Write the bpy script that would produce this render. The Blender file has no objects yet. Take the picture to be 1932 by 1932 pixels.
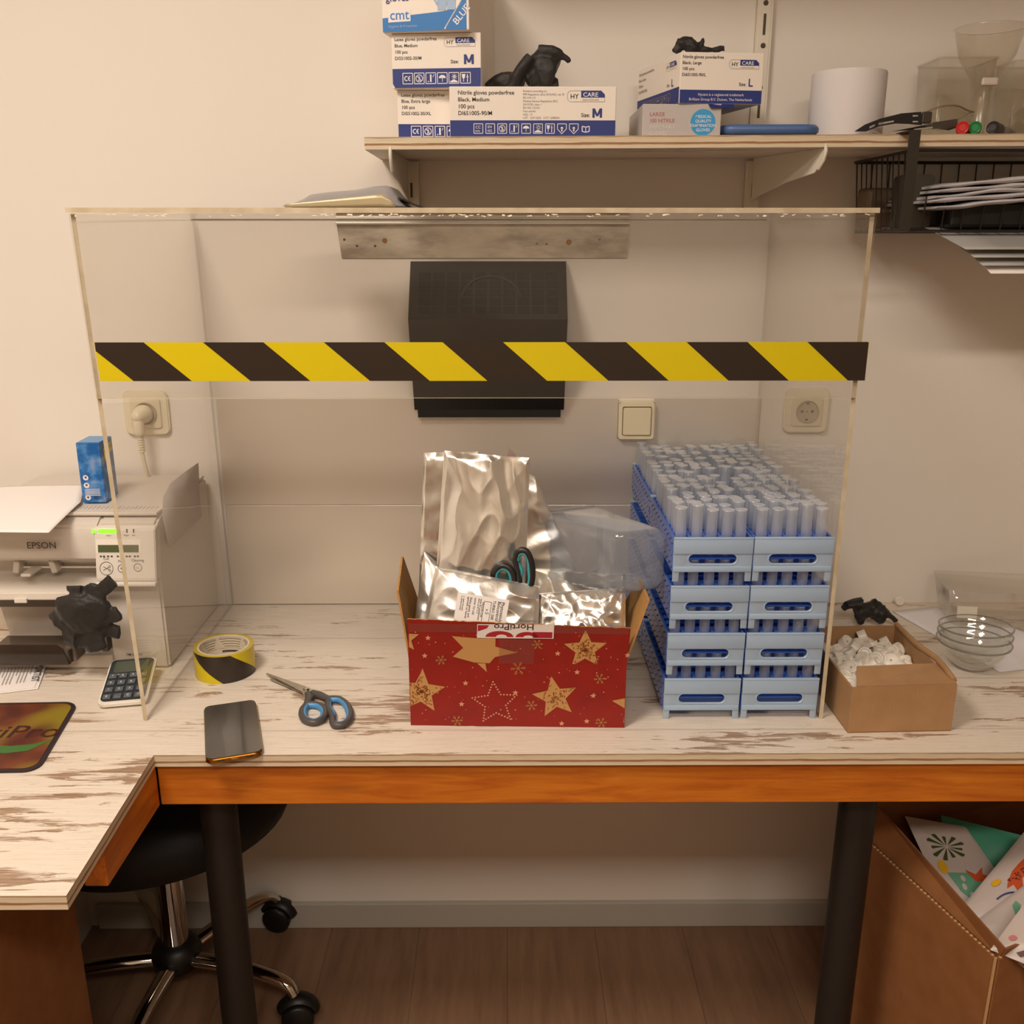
import bpy, bmesh, math, random
from math import radians, sin, cos, pi, tan, atan, atan2, sqrt
from mathutils import Vector, Matrix, noise, Euler
random.seed(7)
SC = bpy.context.scene
COL = SC.collection
# ------------------------------------------------------------ camera, world, lights, exposure
CAM_Z, CAM_Y, PITCH, YAW, FPX = 1.44, -1.73, radians(16.2), radians(0.35), 1780.0
cd = bpy.data.cameras.new('camera'); cam = bpy.data.objects.new('camera', cd); COL.objects.link(cam)
cam.location = (0, CAM_Y, CAM_Z); cam.rotation_euler = (pi/2-PITCH, 0, -YAW)
cd.sensor_width = 36; cd.lens = 36*FPX/1932; cd.clip_start = .02
SC.camera = cam
SC.view_settings.view_transform = 'Standard'; SC.view_settings.look = 'None'
SC.view_settings.exposure = -.12; SC.view_settings.gamma = 1
SC.cycles.max_bounces = 10; SC.cycles.transparent_max_bounces = 40; SC.cycles.diffuse_bounces = 5
SC.cycles.caustics_reflective = False; SC.cycles.caustics_refractive = False
SC.cycles.sample_clamp_indirect = 4
w = bpy.data.worlds.new('world'); SC.world = w; w.use_nodes = True
w.node_tree.nodes['Background'].inputs[0].default_value = (1, .86, .7, 1)
w.node_tree.nodes['Background'].inputs[1].default_value = .04
def area(name, loc, sx, sy, power, col, rot=(0, 0, 0)):
    l = bpy.data.lights.new(name, 'AREA'); l.shape = 'RECTANGLE'; l.size = sx; l.size_y = sy
    l.energy = power; l.color = col
    o = bpy.data.objects.new(name, l); COL.objects.link(o); o.location = loc; o.rotation_euler = rot
    return o
WARM = (1, .905, .81)
area('lamp_light', (-.75, -1.38, 2.53), .5, .5, 29, WARM)
area('lamp_light', (.25, -2.5, 2.53), 1.2, .3, 30, (1, .92, .83))

# ------------------------------------------------------------ helpers
CP, SP = cos(PITCH), sin(PITCH)
_R = Matrix.Rotation(-YAW, 3, 'Z') @ Matrix.Rotation(pi/2-PITCH, 3, 'X')
def ray(px, py): return _R @ Vector(((px-966)/FPX, (966-py)/FPX, -1))
def at(px, py, ax, v):
    """the world point on the plane axis=v that is seen at that spot of the photograph"""
    d = ray(px, py); o = Vector((0, CAM_Y, CAM_Z)); i = 'xyz'.index(ax)
    return o + d*((v-o[i])/d[i])
def lin(c):
    if isinstance(c, str): c = [int(c[i:i+2], 16)/255 for i in (0, 2, 4)]
    return tuple((x/12.92 if x <= .04045 else ((x+.055)/1.055)**2.4) for x in c) + (1,)
MATS = {}
def mat(name, col='808080', rough=.6, metal=0, **k):
    if name in MATS: return MATS[name]
    m = bpy.data.materials.new(name); m.use_nodes = True; b = m.node_tree.nodes['Principled BSDF']
    b.inputs['Base Color'].default_value = lin(col); b.inputs['Roughness'].default_value = rough
    b.inputs['Metallic'].default_value = metal
    for kk, v in k.items():
        if kk == 'emit': b.inputs['Emission Color'].default_value = lin(v[0]); b.inputs['Emission Strength'].default_value = v[1]
        elif kk == 'trans': b.inputs['Transmission Weight'].default_value = v
        elif kk == 'alpha': b.inputs['Alpha'].default_value = v
        elif kk == 'sss': b.inputs['Subsurface Weight'].default_value = v; b.inputs['Subsurface Radius'].default_value = (.01, .01, .01)
        elif kk == 'coat': b.inputs['Coat Weight'].default_value = v
        elif kk == 'bump': bump(m, *v)
        elif kk == 'var': vary(m, col, *v)
    MATS[name] = m; return m
class N:
    """tiny node helper"""
    def __init__(s, m): s.t = m.node_tree; s.b = s.t.nodes.get('Principled BSDF')
    def n(s, typ, **k):
        x = s.t.nodes.new('ShaderNode'+typ)
        for a, v in k.items():
            if a.startswith('i_'):
                key = a[2:]; key = int(key) if key.isdigit() else key.replace('_', ' ')
                if hasattr(v, 'is_output'): s.t.links.new(v, x.inputs[key])
                else: x.inputs[key].default_value = v
            else: setattr(x, a, v)
        return x
    def l(s, a, b): s.t.links.new(a, b)
    def co(s, sc=(1, 1, 1), gen='Object'):
        c = s.n('TexCoord'); m = s.n('Mapping'); m.inputs['Scale'].default_value = sc
        s.l(c.outputs[gen], m.inputs['Vector']); return m.outputs[0]
    def noise(s, v, scale=5, detail=4, rough=.5, dist=0):
        x = s.n('TexNoise'); s.l(v, x.inputs['Vector']); x.inputs['Scale'].default_value = scale
        x.inputs['Detail'].default_value = detail; x.inputs['Roughness'].default_value = rough; x.inputs['Distortion'].default_value = dist
        return x.outputs['Fac']
    def ramp(s, f, stops):
        r = s.n('ValToRGB'); s.l(f, r.inputs[0]); e = r.color_ramp.elements
        while len(e) < len(stops): e.new(.5)
        for i, (p, c) in enumerate(stops): e[i].position = p; e[i].color = lin(c)
        return r.outputs[0]
    def mix(s, f, a, b, typ='MIX'):
        x = s.n('MixRGB', blend_type=typ)
        for i, v in enumerate((f, a, b)):
            if hasattr(v, 'is_output'): s.l(v, x.inputs[i])
            elif i == 0: x.inputs[0].default_value = v
            else: x.inputs[i].default_value = lin(v)
        return x.outputs[0]
    def math(s, op, a, b=0, c=None):
        x = s.n('Math', operation=op)
        for i, v in enumerate((a, b) if c is None else (a, b, c)):
            if hasattr(v, 'is_output'): s.l(v, x.inputs[i])
            else: x.inputs[i].default_value = v
        return x.outputs[0]
def bump(m, scale, strength, sc=(1, 1, 1), detail=3):
    h = N(m); f = h.noise(h.co(sc), scale, detail); b = h.n('Bump'); b.inputs['Strength'].default_value = strength
    b.inputs['Distance'].default_value = .002; h.l(f, b.inputs['Height']); h.l(b.outputs[0], h.b.inputs['Normal'])
def vary(m, c1, c2, scale, sc=(1, 1, 1), lo=.35, hi=.65):
    h = N(m); f = h.noise(h.co(sc), scale, 4); h.l(h.ramp(f, [(lo, c1), (hi, c2)]), h.b.inputs['Base Color'])
def clear(name, tint=(1, 1, 1), base=.0, rough=.02, refl=1.0, scatter=0, scol='ffffff', edge=0, ecol='ffffff'):
    """clear plastic or glass: straight-through light, Schlick reflection on both faces, optional milky share"""
    if name in MATS: return MATS[name]
    m = bpy.data.materials.new(name); m.use_nodes = True; h = N(m); t = h.t
    out = t.nodes['Material Output']; t.nodes.remove(h.b)
    g = h.n('NewGeometry'); d = h.n('VectorMath', operation='DOT_PRODUCT'); h.l(g.outputs['Incoming'], d.inputs[0]); h.l(g.outputs['Normal'], d.inputs[1])
    c = h.math('ABSOLUTE', d.outputs['Value']); ic = h.math('SUBTRACT', 1, c); p5 = h.math('POWER', ic, 5)
    F = h.math('MULTIPLY', h.math('MULTIPLY_ADD', p5, .96, .04), refl)
    tr = h.n('BsdfTransparent'); tr.inputs[0].default_value = tint+(1,)
    gl = h.n('BsdfGlossy'); gl.inputs['Roughness'].default_value = rough; gl.inputs[0].default_value = (1, 1, 1, 1)
    s1 = tr.outputs[0]
    if scatter or edge:
        df = h.n('BsdfDiffuse'); df.inputs[0].default_value = lin(scol); tl = h.n('BsdfTranslucent'); tl.inputs[0].default_value = lin(scol)
        ms = h.n('MixShader'); ms.inputs[0].default_value = .45; h.l(df.outputs[0], ms.inputs[1]); h.l(tl.outputs[0], ms.inputs[2])
        m1 = h.n('MixShader'); f1 = h.math('ADD', h.math('MULTIPLY', h.math('POWER', ic, 2), edge), scatter)
        f1 = h.math('MINIMUM', f1, 1); h.l(f1, m1.inputs[0]); h.l(s1, m1.inputs[1]); h.l(ms.outputs[0], m1.inputs[2]); s1 = m1.outputs[0]
    mx = h.n('MixShader'); h.l(F, mx.inputs[0]); h.l(s1, mx.inputs[1]); h.l(gl.outputs[0], mx.inputs[2]); h.l(mx.outputs[0], out.inputs[0])
    MATS[name] = m; return m

class MB:
    """collects shapes into one mesh"""
    def __init__(s): s.bm = bmesh.new(); s.mi = 0
    def add(s, verts, faces, T=None):
        vs = [s.bm.verts.new(T @ Vector(v) if T else v) for v in verts]
        for f in faces:
            try: s.bm.faces.new([vs[i] for i in f]).material_index = s.mi
            except ValueError: pass
        return s
    def box(s, c, d, bev=0, rot=None, seg=2, T=None):
        tmp = bmesh.new(); bmesh.ops.create_cube(tmp, size=1); bmesh.ops.scale(tmp, vec=d, verts=tmp.verts)
        if bev: bmesh.ops.bevel(tmp, geom=tmp.edges[:], offset=min(bev, min(d)*.49), segments=seg, affect='EDGES', profile=.5)
        M = Matrix.Translation(c) @ (Euler(rot).to_matrix().to_4x4() if rot else Matrix())
        if T: M = T @ M
        return s.absorb(tmp, M)
    def absorb(s, tmp, M=None):
        tmp.verts.index_update()
        vs = [s.bm.verts.new(M @ v.co if M else v.co) for v in tmp.verts]
        for f in tmp.faces:
            try: nf = s.bm.faces.new([vs[v.index] for v in f.verts]); nf.material_index = s.mi
            except ValueError: pass
        tmp.free(); return s
    def prism(s, poly, z0, z1, T=None, bev=0):
        """polygon in xy extruded from z0 to z1"""
        tmp = bmesh.new(); a = [tmp.verts.new((x, y, z0)) for x, y in poly]; f = tmp.faces.new(a)
        r = bmesh.ops.extrude_face_region(tmp, geom=[f]); bmesh.ops.translate(tmp, vec=(0, 0, z1-z0), verts=[e for e in r['geom'] if isinstance(e, bmesh.types.BMVert)])
        bmesh.ops.recalc_face_normals(tmp, faces=tmp.faces)
        if bev: bmesh.ops.bevel(tmp, geom=tmp.edges[:], offset=bev, segments=2, affect='EDGES')
        return s.absorb(tmp, T)
    def lathe(s, prof, n=32, T=None, cap=True, a0=0, a1=2*pi):
        full = abs(a1-a0-2*pi) < 1e-6; k = n if full else n+1; V = []; F = []
        for i in range(k):
            a = a0+(a1-a0)*i/n
            for r, z in prof: V.append((r*cos(a), r*sin(a), z))
        m = len(prof)
        for i in range(n):
            j = (i+1) % k
            for q in range(m-1): F.append((i*m+q, j*m+q, j*m+q+1, i*m+q+1))
        if cap and full:
            if prof[0][0] > 1e-6: F.append([i*m for i in range(k)][::-1])
            if prof[-1][0] > 1e-6: F.append([i*m+m-1 for i in range(k)])
        return s.add(V, F, T)
    def tube(s, pts, r, n=8, closed=False, T=None, flat=1, up=None, cap=True):
        pts = [Vector(p) for p in pts]; k = len(pts); V = []; F = []
        rr = r if hasattr(r, '__len__') else [r]*k; u = Vector(up) if up else None
        for i, p in enumerate(pts):
            a = pts[(i-1) % k] if (closed or i) else p; b = pts[(i+1) % k] if (closed or i < k-1) else p
            d = (b-a).normalized()
            if u is None: u = d.orthogonal()
            u = (u-d*u.dot(d)).normalized(); v = d.cross(u)
            for j in range(n):
                t = 2*pi*j/n; V.append(p+u*cos(t)*rr[i]*flat+v*sin(t)*rr[i])
        for i in range(k if closed else k-1):
            q = (i+1) % k
            for j in range(n): F.append((i*n+j, i*n+(j+1) % n, q*n+(j+1) % n, q*n+j))
        if not closed and cap: F += [list(range(n))[::-1], [(k-1)*n+j for j in range(n)]]
        return s.add(V, F, T)
    def grid(s, fn, nu, nv, T=None):
        V = [fn(i/nu, j/nv) for i in range(nu+1) for j in range(nv+1)]
        F = [(i*(nv+1)+j, (i+1)*(nv+1)+j, (i+1)*(nv+1)+j+1, i*(nv+1)+j+1) for i in range(nu) for j in range(nv)]
        return s.add(V, F, T)
    def build(s, name, m, parent=None, loc=None, rot=None, smooth=None, mods=None):
        me = bpy.data.meshes.new(name); bmesh.ops.recalc_face_normals(s.bm, faces=s.bm.faces[:]); s.bm.to_mesh(me); s.bm.free()
        for q in (m if isinstance(m, (list, tuple)) else [m]): me.materials.append(q)
        if smooth:
            me.shade_smooth()
            if smooth < 180: me.set_sharp_from_angle(angle=radians(smooth))
        o = bpy.data.objects.new(name, me); COL.objects.link(o)
        if parent: o.parent = parent
        if loc is not None: o.location = loc
        if rot is not None: o.rotation_euler = rot
        return o
def tag(o, label=None, cat=None, group=None, kind=None):
    if label: o['label'] = label
    if cat: o['category'] = cat
    if group: o['group'] = group
    if kind: o['kind'] = kind
    return o
def thing(name, label, cat, loc=(0, 0, 0), rz=0, group=None, rot=None):
    o = bpy.data.objects.new(name, None); COL.objects.link(o); o.empty_display_size = .02
    o.location = loc; o.rotation_euler = rot if rot else (0, 0, rz)
    return tag(o, label, cat, group)
def struct(o): o['kind'] = 'structure'; return o
def copy_tree(o, parent=None):
    c = o.copy(); COL.objects.link(c)
    if parent: c.parent = parent
    for ch in list(o.children): copy_tree(ch, c)
    return c
def solid(o, t, offset=0):
    m = o.modifiers.new('t', 'SOLIDIFY'); m.thickness = t; m.offset = offset; return o
def bake(o):
    """applies the modifiers through the depsgraph"""
    dg = bpy.context.evaluated_depsgraph_get(); dg.update()
    me = bpy.data.meshes.new_from_object(o.evaluated_get(dg)); old = o.data; o.modifiers.clear(); o.data = me
    return o
def frame(o, ux, uy):
    """matrix with origin o, local x along ux, local y along uy, z outwards"""
    ux = Vector(ux).normalized(); uy = Vector(uy).normalized(); n = ux.cross(uy)
    M = Matrix((ux, uy, n)).transposed().to_4x4(); M.translation = Vector(o); return M
def text_bm(s, size, x=0, y=0, ang=0, align='LEFT', bold=0, sx=1, shear=0):
    cu = bpy.data.curves.new('t', 'FONT'); cu.body = s; cu.size = size; cu.align_x = align; cu.offset = min(bold, .008)*size; cu.shear = shear
    cu.resolution_u = 3
    o = bpy.data.objects.new('t', cu); COL.objects.link(o)
    dg = bpy.context.evaluated_depsgraph_get(); me = bpy.data.meshes.new_from_object(o.evaluated_get(dg))
    b = bmesh.new(); b.from_mesh(me); bpy.data.objects.remove(o); bpy.data.curves.remove(cu); bpy.data.meshes.remove(me)
    bmesh.ops.transform(b, matrix=Matrix.Translation((x, y, 0)) @ Matrix.Rotation(ang, 4, 'Z') @ Matrix.Diagonal((sx, 1, 1, 1)), verts=b.verts)
    return b
class Print:
    """flat printing on one face: polygons, strokes and lettering"""
    def __init__(s, T, lift=.0003): s.T = T; s.m = MB(); s.z = lift
    def up(s, dz=.00015): s.z += dz; return s
    def poly(s, pts, mi=0):
        s.m.mi = mi; s.m.add([(x, y, s.z) for x, y in pts], [range(len(pts))], s.T); return s
    def rect(s, x0, y0, x1, y1, mi=0): return s.poly([(x0, y0), (x1, y0), (x1, y1), (x0, y1)], mi)
    def line(s, x0, y0, x1, y1, w, mi=0):
        dx, dy = x1-x0, y1-y0; L = sqrt(dx*dx+dy*dy) or 1; nx, ny = -dy/L*w/2, dx/L*w/2
        return s.poly([(x0+nx, y0+ny), (x0-nx, y0-ny), (x1-nx, y1-ny), (x1+nx, y1+ny)], mi)
    def path(s, pts, w, mi=0, closed=False):
        for a, b in zip(pts, pts[1:]+(pts[:1] if closed else [])): s.line(*a, *b, w, mi)
        return s
    def disc(s, x, y, r, mi=0, n=20): return s.poly([(x+r*cos(2*pi*i/n), y+r*sin(2*pi*i/n)) for i in range(n)], mi)
    def ring(s, x, y, r, w, mi=0, n=20, a0=0, a1=2*pi):
        P = [(x+r*cos(a0+(a1-a0)*i/n), y+r*sin(a0+(a1-a0)*i/n)) for i in range(n+1)]
        return s.path(P, w, mi)
    def star(s, x, y, r, mi=0, n=5, k=.42, a=pi/2):
        # a fan of convex pieces keeps the star's outline clean
        P = [(x+(r if i % 2 == 0 else r*k)*cos(a+pi*i/n), y+(r if i % 2 == 0 else r*k)*sin(a+pi*i/n)) for i in range(2*n)]
        s.m.mi = mi; s.m.add([(px, py, s.z) for px, py in P]+[(x, y, s.z)], [(i, (i+1) % (2*n), 2*n) for i in range(2*n)], s.T); return s
    def text(s, t, size, x, y, mi=0, **k):
        s.m.mi = mi; b = text_bm(t, size, x, y, **k)
        s.m.absorb(b, s.T @ Matrix.Translation((0, 0, s.z))); return s
    def bigm(s, x, y, h, mi=0):
        w = h*.82; q = h*.19
        s.rect(x, y, x+q, y+h*.73, mi).rect(x+w-q, y, x+w, y+h*.73, mi); s.up(.00004)
        s.poly([(x, y+h*.73), (x+q*1.1, y+h*.73), (x+w/2+q*.45, y+h*.12), (x+w/2-q*.45, y+h*.12)], mi); s.up(.00004)
        return s.poly([(x+w-q*1.1, y+h*.73), (x+w, y+h*.73), (x+w/2+q*.45, y+h*.12), (x+w/2-q*.45, y+h*.12)], mi)
    def build(s, name, mats, parent, **k): return s.m.build(name, mats, parent, **k)
# ------------------------------------------------------------ materials of the place
M_wall = mat('wall_paint', 'e3dcd2', .75, bump=(60, .12)); 
_h = N(M_wall); _sp = _h.n('SeparateXYZ'); _h.l(_h.n('TexCoord').outputs['Object'], _sp.inputs[0])
_low = _h.math('LESS_THAN', _sp.outputs[2], -.66)      # scuffs on the lower wall, under the desk
_sc = _h.ramp(_h.noise(_h.co((1, 1, 2.2)), 13, 4, .55, .4), [(.66, '000000'), (.71, 'ffffff')]); _s2 = _h.ramp(_h.noise(_h.co((1, 1, 1)), 3, 3), [(.4, '000000'), (.65, 'ffffff')])
_f = _h.math('MULTIPLY', _h.math('MULTIPLY', _h.math('MULTIPLY', _sc, _s2), _low), .45)
_h.l(_h.mix(_f, 'e3dcd2', '9a8568'), _h.b.inputs['Base Color'])
M_ceil = mat('ceiling_paint', 'e8e2d8', .9)
def worktop_mat():
    m = bpy.data.materials.new('whitewashed_plank_laminate'); m.use_nodes = True; h = N(m)
    big = h.noise(h.co((1, 5.5, 5.5)), 2.6, 3, .55)
    v = h.co((2.0, 15, 15)); fine = h.noise(v, 5.5, 9, .68, .6); grain = h.noise(h.co((2.2, 45, 45)), 7, 5, .6)
    base = h.ramp(grain, [(.3, 'd0c4b3'), (.6, 'dfd3c4')])
    sm = h.ramp(h.math('MULTIPLY_ADD', big, .75, h.math('MULTIPLY', fine, .75)), [(.82, '000000'), (.855, 'ffffff')])
    sm2 = h.ramp(h.noise(h.co((1.6, 24, 24)), 6, 6, .62, .3), [(.63, '000000'), (.68, 'ffffff')])
    sm2 = h.math('MULTIPLY', sm2, h.ramp(big, [(.45, '000000'), (.62, 'ffffff')]))
    br = h.ramp(h.noise(h.co((2, 40, 40)), 9, 3), [(.3, '6b4a31'), (.7, 'a68465')])
    c = h.mix(h.math('MULTIPLY', sm, .85), base, br); c = h.mix(h.math('MULTIPLY', sm2, .6), c, '80624a'); sp3 = h.ramp(h.noise(h.co((7, 26, 26)), 11, 4, .7), [(.60, '000000'), (.70, 'ffffff')]); c = h.mix(h.math('MULTIPLY', sp3, .32), c, '8d7a66')
    seam = h.n('TexWave', wave_type='BANDS', bands_direction='Y', wave_profile='SIN'); h.l(h.co((1, 1, 1)), seam.inputs[0])
    seam.inputs['Scale'].default_value = 1.9; seam.inputs['Distortion'].default_value = .05
    sf = h.ramp(seam.outputs['Fac'], [(.0, 'ffffff'), (.0006, '000000')])
    c = h.mix(h.math('MULTIPLY', sf, .25), c, '6e5238')
    h.l(c, h.b.inputs['Base Color']); h.b.inputs['Roughness'].default_value = .45
    b = h.n('Bump'); b.inputs['Strength'].default_value = .15; b.inputs['Distance'].default_value = .001; h.l(fine, b.inputs['Height']); h.l(b.outputs[0], h.b.inputs['Normal'])
    MATS['worktop'] = m; return m
M_top = worktop_mat()
def edge_mat(axis, name):
    m = bpy.data.materials.new(name); m.use_nodes = True; h = N(m)
    c = h.n('TexCoord'); sp = h.n('SeparateXYZ'); h.l(c.outputs['Object'], sp.inputs[0])
    wob = h.math('MULTIPLY_ADD', h.noise(h.co((6, 6, 20)), 3, 3), .004, -.002)
    z = h.math('DIVIDE', h.math('ADD', sp.outputs[2], wob), .018)    # 0 top .. -1 bottom
    z = h.math('ADD', z, 1)
    st = h.ramp(z, [(0, 'd9cab0'), (.30, 'd3c09f'), (.33, '8a5626'), (.48, '8a5626'), (.50, 'd6c5a8'), (.88, 'cdbb9b'), (.93, '9b7850')])
    g = h.noise(h.co((3, 3, 90)), 9, 4)
    h.l(h.mix(.2, st, h.ramp(g, [(.3, 'a08a68'), (.7, 'e8dcc6')])), h.b.inputs['Base Color']); h.b.inputs['Roughness'].default_value = .7
    return m
M_edge = edge_mat('z', 'ply_edge')
def pine(name, a, b, rough=.35, sc=(1.2, 12, 12)):
    m = bpy.data.materials.new(name); m.use_nodes = True; h = N(m)
    g = h.noise(h.co(sc), 6, 6, .6, .8); k = h.n('TexVoronoi', feature='SMOOTH_F1'); h.l(h.co((2.5, 14, 14)), k.inputs['Vector']); k.inputs['Scale'].default_value = 1.3
    kn = h.ramp(k.outputs['Distance'], [(.05, 'ffffff'), (.2, '000000')])
    c = h.ramp(g, [(.3, a), (.7, b)]); h.l(h.mix(h.math('MULTIPLY', kn, .5), c, '5c2606'), h.b.inputs['Base Color'])
    h.b.inputs['Roughness'].default_value = rough; return m
M_pine = pine('orange_stained_pine', 'ac5412', 'd07c24')
def steel_mat():
    m = mat('brushed_steel', 'e8e0d4', .32, .6); h = N(m)
    f = h.noise(h.co((1, 1, 60)), 14, 5); f2 = h.noise(h.co((1.5, 1, 3)), 1.6, 3, .5, 1)
    h.l(h.math('MULTIPLY_ADD', f2, .25, .24), h.b.inputs['Roughness'])
    b = h.n('Bump'); b.inputs['Strength'].default_value = .2; b.inputs['Distance'].default_value = .0006
    h.l(h.math('MULTIPLY_ADD', f2, 6, f), b.inputs['Height']); h.l(b.outputs[0], h.b.inputs['Normal'])
    h.b.inputs['Anisotropic'].default_value = .5
    return m
M_steel = steel_mat()
M_chrome = mat('chrome', 'd8d4cc', .08, 1); M_black = mat('black_plastic', '100d0b', .45); M_blackm = mat('black_powder_coat', '1b1612', .5, bump=(400, .2))
M_cream = mat('cream_plastic', 'ded3b6', .3); M_white = mat('white_plastic', 'e2dcd0', .4); M_paper = mat('white_paper', 'ece6e2', .8)
M_ink = mat('black_ink', '2a2724', .6); M_navy = mat('navy_ink', '1f2f78', .5); M_wcard = mat('white_card', 'ebe3d8', .55); M_gcard = mat('grey_card', 'b9b2ad', .6)
def card(name, a, b):
    m = mat(name, a, .75); h = N(m); n = h.noise(h.co((1, 1, 1)), 30, 5); h.l(h.ramp(n, [(.3, a), (.7, b)]), h.b.inputs['Base Color'])
    x = h.n('TexWave', wave_type='BANDS', bands_direction='X'); h.l(h.co(), x.inputs[0]); x.inputs['Scale'].default_value = 60
    bb = h.n('Bump'); bb.inputs['Strength'].default_value = .12; bb.inputs['Distance'].default_value = .0006; h.l(x.outputs['Fac'], bb.inputs['Height']); h.l(bb.outputs[0], h.b.inputs['Normal']); return m
M_card = card('brown_cardboard', 'b07c41', 'bd8a50'); M_card2 = card('box_cardboard', '9e7850', 'a8825a')
M_acry = clear('clear_acrylic', (.975, .97, .96)); M_acryedge = mat('acrylic_edge', 'b5a588', .3, var=('c9bca2', 40))

# ------------------------------------------------------------ room
X0, X1, Y0, ZC = -1.9, 2.0, -3.4, 2.6
def slab(name, c, d, m): return struct(MB().box(c, d).build(name, m))
slab('wall_back', ((X0+X1)/2, .05, ZC/2), (X1-X0+.2, .1, ZC), M_wall)
slab('wall_left', (X0-.05, Y0/2, ZC/2), (.1, -Y0, ZC), M_wall)
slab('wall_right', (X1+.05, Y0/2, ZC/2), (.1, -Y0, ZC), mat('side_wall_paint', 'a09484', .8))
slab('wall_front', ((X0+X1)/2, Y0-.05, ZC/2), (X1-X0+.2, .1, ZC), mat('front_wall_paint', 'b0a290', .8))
slab('ceiling', ((X0+X1)/2, Y0/2, ZC+.05), (X1-X0+.2, -Y0+.2, .1), M_ceil)
def floor_mat():
    m = mat('brown_vinyl_floor', '8a6a52', .45); h = N(m)
    g = h.noise(h.co((9, 1, 1)), 5, 5, .6); br = h.n('TexBrick'); br.offset = .37; br.inputs['Scale'].default_value = 1; br.inputs['Brick Width'].default_value = 1.2; br.inputs['Row Height'].default_value = .19
    br.inputs['Mortar Size'].default_value = .0012; mp = h.n('Mapping'); mp.inputs['Rotation'].default_value = (0, 0, pi/2); h.l(h.n('TexCoord').outputs['Object'], mp.inputs[0]); h.l(mp.outputs[0], br.inputs['Vector'])
    for i, c in ((1, 'ffffff'), (2, 'f0f0f0'), (3, 'd0d0d0')): br.inputs[i].default_value = lin(c)
    h.l(h.mix(1, h.ramp(g, [(.3, '7d5e47'), (.7, '967459')]), br.outputs[0], 'MULTIPLY'), h.b.inputs['Base Color']); return m
slab('floor', ((X0+X1)/2, Y0/2, -.05), (X1-X0+.2, -Y0+.2, .1), floor_mat())
zb = at(1000, 1705, 'y', -.012).z
struct(MB().box((.55, -.006, zb/2), (2.87, .012, zb), .002).build('baseboard_back', mat('baseboard_paint', 'b9b4aa', .5)))
# lamps on the ceiling
def ceiling_lamp(x, y, sx, sy, label):
    t = thing('ceiling_lamp', label, 'ceiling lamp', (x, y, ZC), 0, None)
    MB().box((0, 0, -.03), (sx+.04, sy+.04, .06), .004).build('housing', M_white, t)
    MB().box((0, 0, -.062), (sx, sy, .006)).build('diffuser', mat('lamp_glow', 'ffe6c8', .5, emit=('ffe2c4', 9)), t)
ceiling_lamp(-.75, -1.38, .5, .5, 'square ceiling lamp above the left desk corner')
ceiling_lamp(.25, -2.5, 1.2, .3, 'long ceiling lamp behind the photographer')

# ------------------------------------------------------------ desk (L-shaped worktop, rails, two visible legs)
DZ, DY = .75, -.563
RX = at(290, 1425, 'z', DZ).x; RY = at(125, 1690, 'z', DZ).y; RX2 = at(125, 1690, 'z', DZ).x
desk = thing('desk', 'L-shaped desk with whitewashed plank top, orange pine rails and black tube legs', 'desk', (0, 0, DZ))
tb = MB(); bm = tb.bm
poly = [(X0+.02, -.0005), (X1-.02, -.0005), (X1-.02, DY), (RX, DY), (RX2, RY), (X0+.02, RY)]
tb.prism(poly, -.018, 0)
top = tb.build('tabletop', [M_top, M_edge], desk)
for p in top.data.polygons:
    if abs(p.normal.z) < .5: p.material_index = 1
rz = -.018
MB().box(((RX-.002+X1-.03)/2, DY+.025, rz-.034), (X1-.03-RX+.002, .03, .067), .002).build('front_rail', M_pine, desk)
a = Vector((RX-.018, DY+.01)); e_ = at(205, 1672, 'z', DZ-.085); b = Vector((e_.x-.015, e_.y)); L = (b-a).length; ang = atan2(b.y-a.y, b.x-a.x)
MB().box((L/2, 0, 0), (L, .03, .067), .002).build('side_rail', M_pine, desk, loc=(a.x, a.y, rz-.034), rot=(0, 0, ang))
MB().box((-.09, 0, 0), (.12, .03, .067), .002).build('cross_rail', M_pine, desk, loc=(b.x+.012, b.y+.15, rz-.034))
for px in (402, 1630):
    p = at(px, 1530, 'y', DY+.06)
    s = MB(); s.lathe([(.034, 0), (.034, -.03), (.026, -.032), (.0275, -.04), (.0275, -.715), (.03, -.7155), (.03, -.7315)][::-1], 32)
    s.build('leg', M_blackm, desk, loc=(p.x, DY+.085, rz), smooth=30)
# ------------------------------------------------------------ steel back plates, outlets, switch on the wall
pt = lambda px, py, y=0: at(px, py, 'y', y)
zt = pt(900, 752).z; zs = pt(900, 952).z; xl = pt(409, 760).x; xr = pt(1434, 760).x
swx0, swx1 = pt(1165, 790).x, pt(1233, 790).x; swz0 = pt(1200, 826).z; zmid = zs
s = MB(); poly = [(xl, zs+.0008), (xr, zs+.0008), (xr, zt), (swx1, zt), (swx1, swz0), (swx0, swz0), (swx0, zt), (xl, zt)]
s.prism(poly, 0, .0025, frame((0, -.0005, 0), (1, 0, 0), (0, 0, 1)))
tag(s.build('splash_plate', M_steel), 'upper brushed steel plate on the wall, notched for the light switch', 'metal plate')
tag(MB().box(((xl+xr)/2, -.0022, (zs+.7515)/2), (xr-xl, .0034, zs-.7515), .0008).build('splash_plate', M_steel), 'lower brushed steel plate on the wall above the worktop', 'metal plate')
def rr(w, h, r, n=6):
    P = []
    for cx, cy, a0 in ((w/2-r, h/2-r, 0), (-w/2+r, h/2-r, pi/2), (-w/2+r, -h/2+r, pi), (w/2-r, -h/2+r, 3*pi/2)):
        for i in range(n+1): P.append((cx+r*cos(a0+pi/2*i/n), cy+r*sin(a0+pi/2*i/n)))
    return P
VT = frame((0, 0, 0), (1, 0, 0), (0, 0, 1))     # upright face looking at -y
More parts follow.
